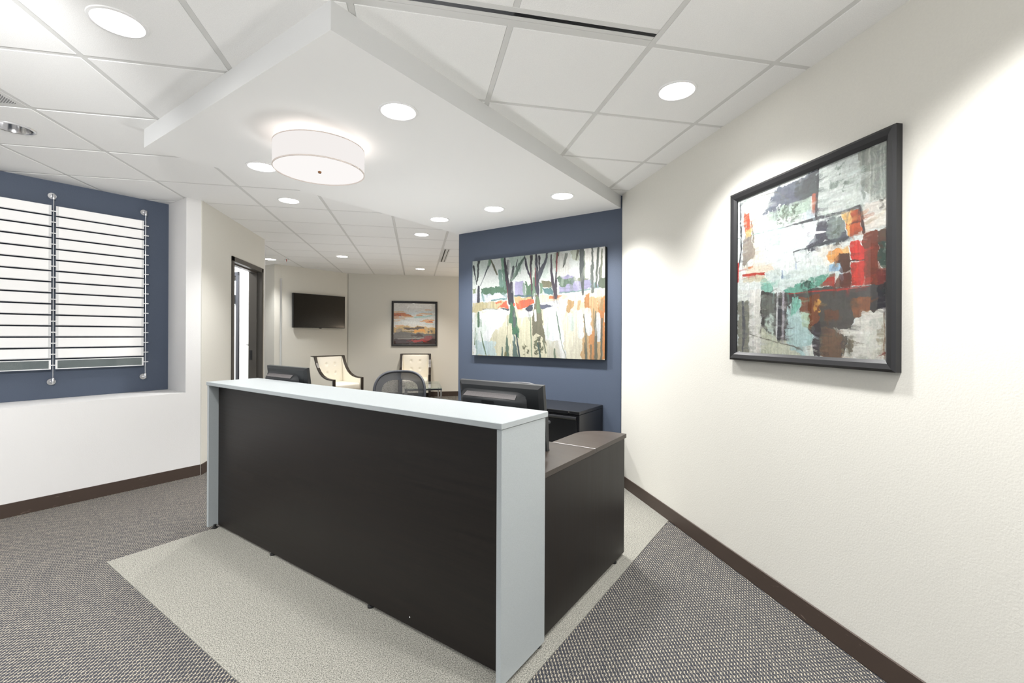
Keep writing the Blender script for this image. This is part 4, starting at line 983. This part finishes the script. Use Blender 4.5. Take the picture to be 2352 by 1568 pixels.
# slot diffusers
sd = thing('slot_diffuser', 'long black slot air diffuser across the ceiling tiles at the top of the photo', 'vent', (GX0, GY0, ZC))
xa, xb = -P+.014, P-.014
MB().box(xa, xb, -.0995, -.073, -.0025, .012, .0008, 1).obj('flange', M['grid'], sd)
MB().box(xa, xb, -.0515, -.0315, -.0025, .012, .0008, 1).obj('flange', M['grid'], sd)
MB().box(xa, xb, -.0298, -.013, -.0025, .012, .0008, 1).obj('flange', M['grid'], sd)
MB().box(xa, xb, -.0735, -.051, -.0006, .006).obj('recess_plate', M['dark'], sd)  # flush dark plate, its colour standing for the shaded slot recess
MB().box(xa, xb, -.0318, -.0296, -.0006, .010).obj('joint_gap', M['dark'], sd)
for y_ in (-.069, -.0625, -.056): MB().box(.002, xb, y_-.0008, y_+.0008, -.0018, .0).obj('blade', M['blackm'], sd)
MB().box(xa, -.002, -.0725, -.052, -.0015, .0).obj('damper', M['grey'], sd)
sf = thing('slot_diffuser', 'short two-slot air diffuser in the far ceiling beside the navy wall', 'vent', (GX0, GY0+8*P, ZC))
MB().box(.013, .11, .01, 2*P-.01, -.003, .01, .001, 1).obj('flange', M['grid'], sf)
for x_, w_ in ((.035, .018), (.088, .008)): MB().box(x_, x_+w_, .03, 2*P-.03, -.0042, -.001).obj('slot', M['dark'], sf)
# perforated return grille at the left edge of the photo
rg = thing('return_grille', 'square perforated return air grille cut by the left edge of the photo', 'vent', (GX0-5*P, GY0+P, ZC))
MB().box(.013, P-.013, .013, P-.013, -.001, .01, .001, 1).obj('grille_frame', M['grid'], rg)
MB().box(.040, P-.040, .040, P-.040, -.003, .0, .001, 1).obj('perforated_face', M['perf'], rg)
# sprinkler
sp = thing('sprinkler_head', 'tiny sprinkler head with red bulb in the lounge ceiling', 'sprinkler', (-2.118, 8.197, ZT_))
MB().lathe([(0, -.004), (.035, -.004), (.04, 0), (0, 0)], seg=20).obj('escutcheon', M['chrome'], sp, smooth=True)
MB().tube([(0, 0, -.004), (0, 0, -.035)], .005, 8).obj('glass_bulb', M['red'], sp)
MB().lathe([(0, -.04), (.018, -.04), (.018, -.037), (0, -.037)], seg=16).obj('deflector', M['chrome'], sp)
# switch plate in the hall
p0 = along(.20, -.006)
sw = thing('switch_plate', 'white switch plate on the white wall seen through the doorway', 'switch', (*p0, 1.17), math.atan2(D2[1], D2[0]))
MB().box(-.036, .036, -.003, .004, 0, .118, .002, 1).obj('plate', M['plate'], sw)
for z in (.035, .072): MB().box(-.010, .010, -.001, .007, z, z+.018, .001, 1).obj('rocker', M['trimw'], sw)

# ---------------------------------------------------------------- light from the glazed front of the lobby behind the camera
w = bpy.data.worlds.new('world'); bpy.context.scene.world = w; w.use_nodes = True
wn = w.node_tree; bg = wn.nodes['Background']; tc = wn.nodes.new('ShaderNodeTexCoord'); sp_ = wn.nodes.new('ShaderNodeSeparateXYZ')
wn.links.new(tc.outputs['Generated'], sp_.inputs[0]); rp = wn.nodes.new('ShaderNodeValToRGB'); mr = wn.nodes.new('ShaderNodeMapRange')
mr.inputs[1].default_value = -1; mr.inputs[2].default_value = 1; wn.links.new(sp_.outputs[2], mr.inputs[0]); wn.links.new(mr.outputs[0], rp.inputs[0])
e = rp.color_ramp.elements; e[0].position = .46; e[0].color = (1.0, .98, .95, 1); e[1].position = .52; e[1].color = (.52*SKY, .56*SKY, .62*SKY, 1)   # lower half brightened as added upward fill, hazy sky above
wn.links.new(rp.outputs[0], bg.inputs[0]); bg.inputs[1].default_value = WORLD
# ---------------------------------------------------------------- camera
cd = bpy.data.cameras.new('camera'); cam = bpy.data.objects.new('camera', cd); COL.objects.link(cam)
F_, CX_, CY_ = 1049., 1176., 768.
cd.sensor_width = 36; cd.sensor_fit = 'HORIZONTAL'; cd.lens = F_*36/2352
cd.shift_x = -(CX_-1176)/2352; cd.shift_y = (CY_-784)/2352
yaw, roll = math.radians(11.82), math.radians(-.266)
Rm = Matrix.Rotation(-yaw, 4, 'Z') @ Matrix.Rotation(PI/2, 4, 'X') @ Matrix.Rotation(-roll, 4, 'Z')
cam.matrix_world = Matrix.Translation((.002, -.005, 1.317)) @ Rm
cd.clip_start = .05
sc = bpy.context.scene; sc.camera = cam
sc.view_settings.view_transform = 'Standard'; sc.view_settings.look = 'None'; sc.view_settings.gamma = 1; sc.view_settings.use_curve_mapping = False
sc.view_settings.exposure = EXPO
sc.cycles.max_bounces = 10; sc.cycles.diffuse_bounces = 6; sc.cycles.transparent_max_bounces = 16; sc.cycles.caustics_reflective = False; sc.cycles.caustics_refractive = False
sc.cycles.sample_clamp_indirect = 4
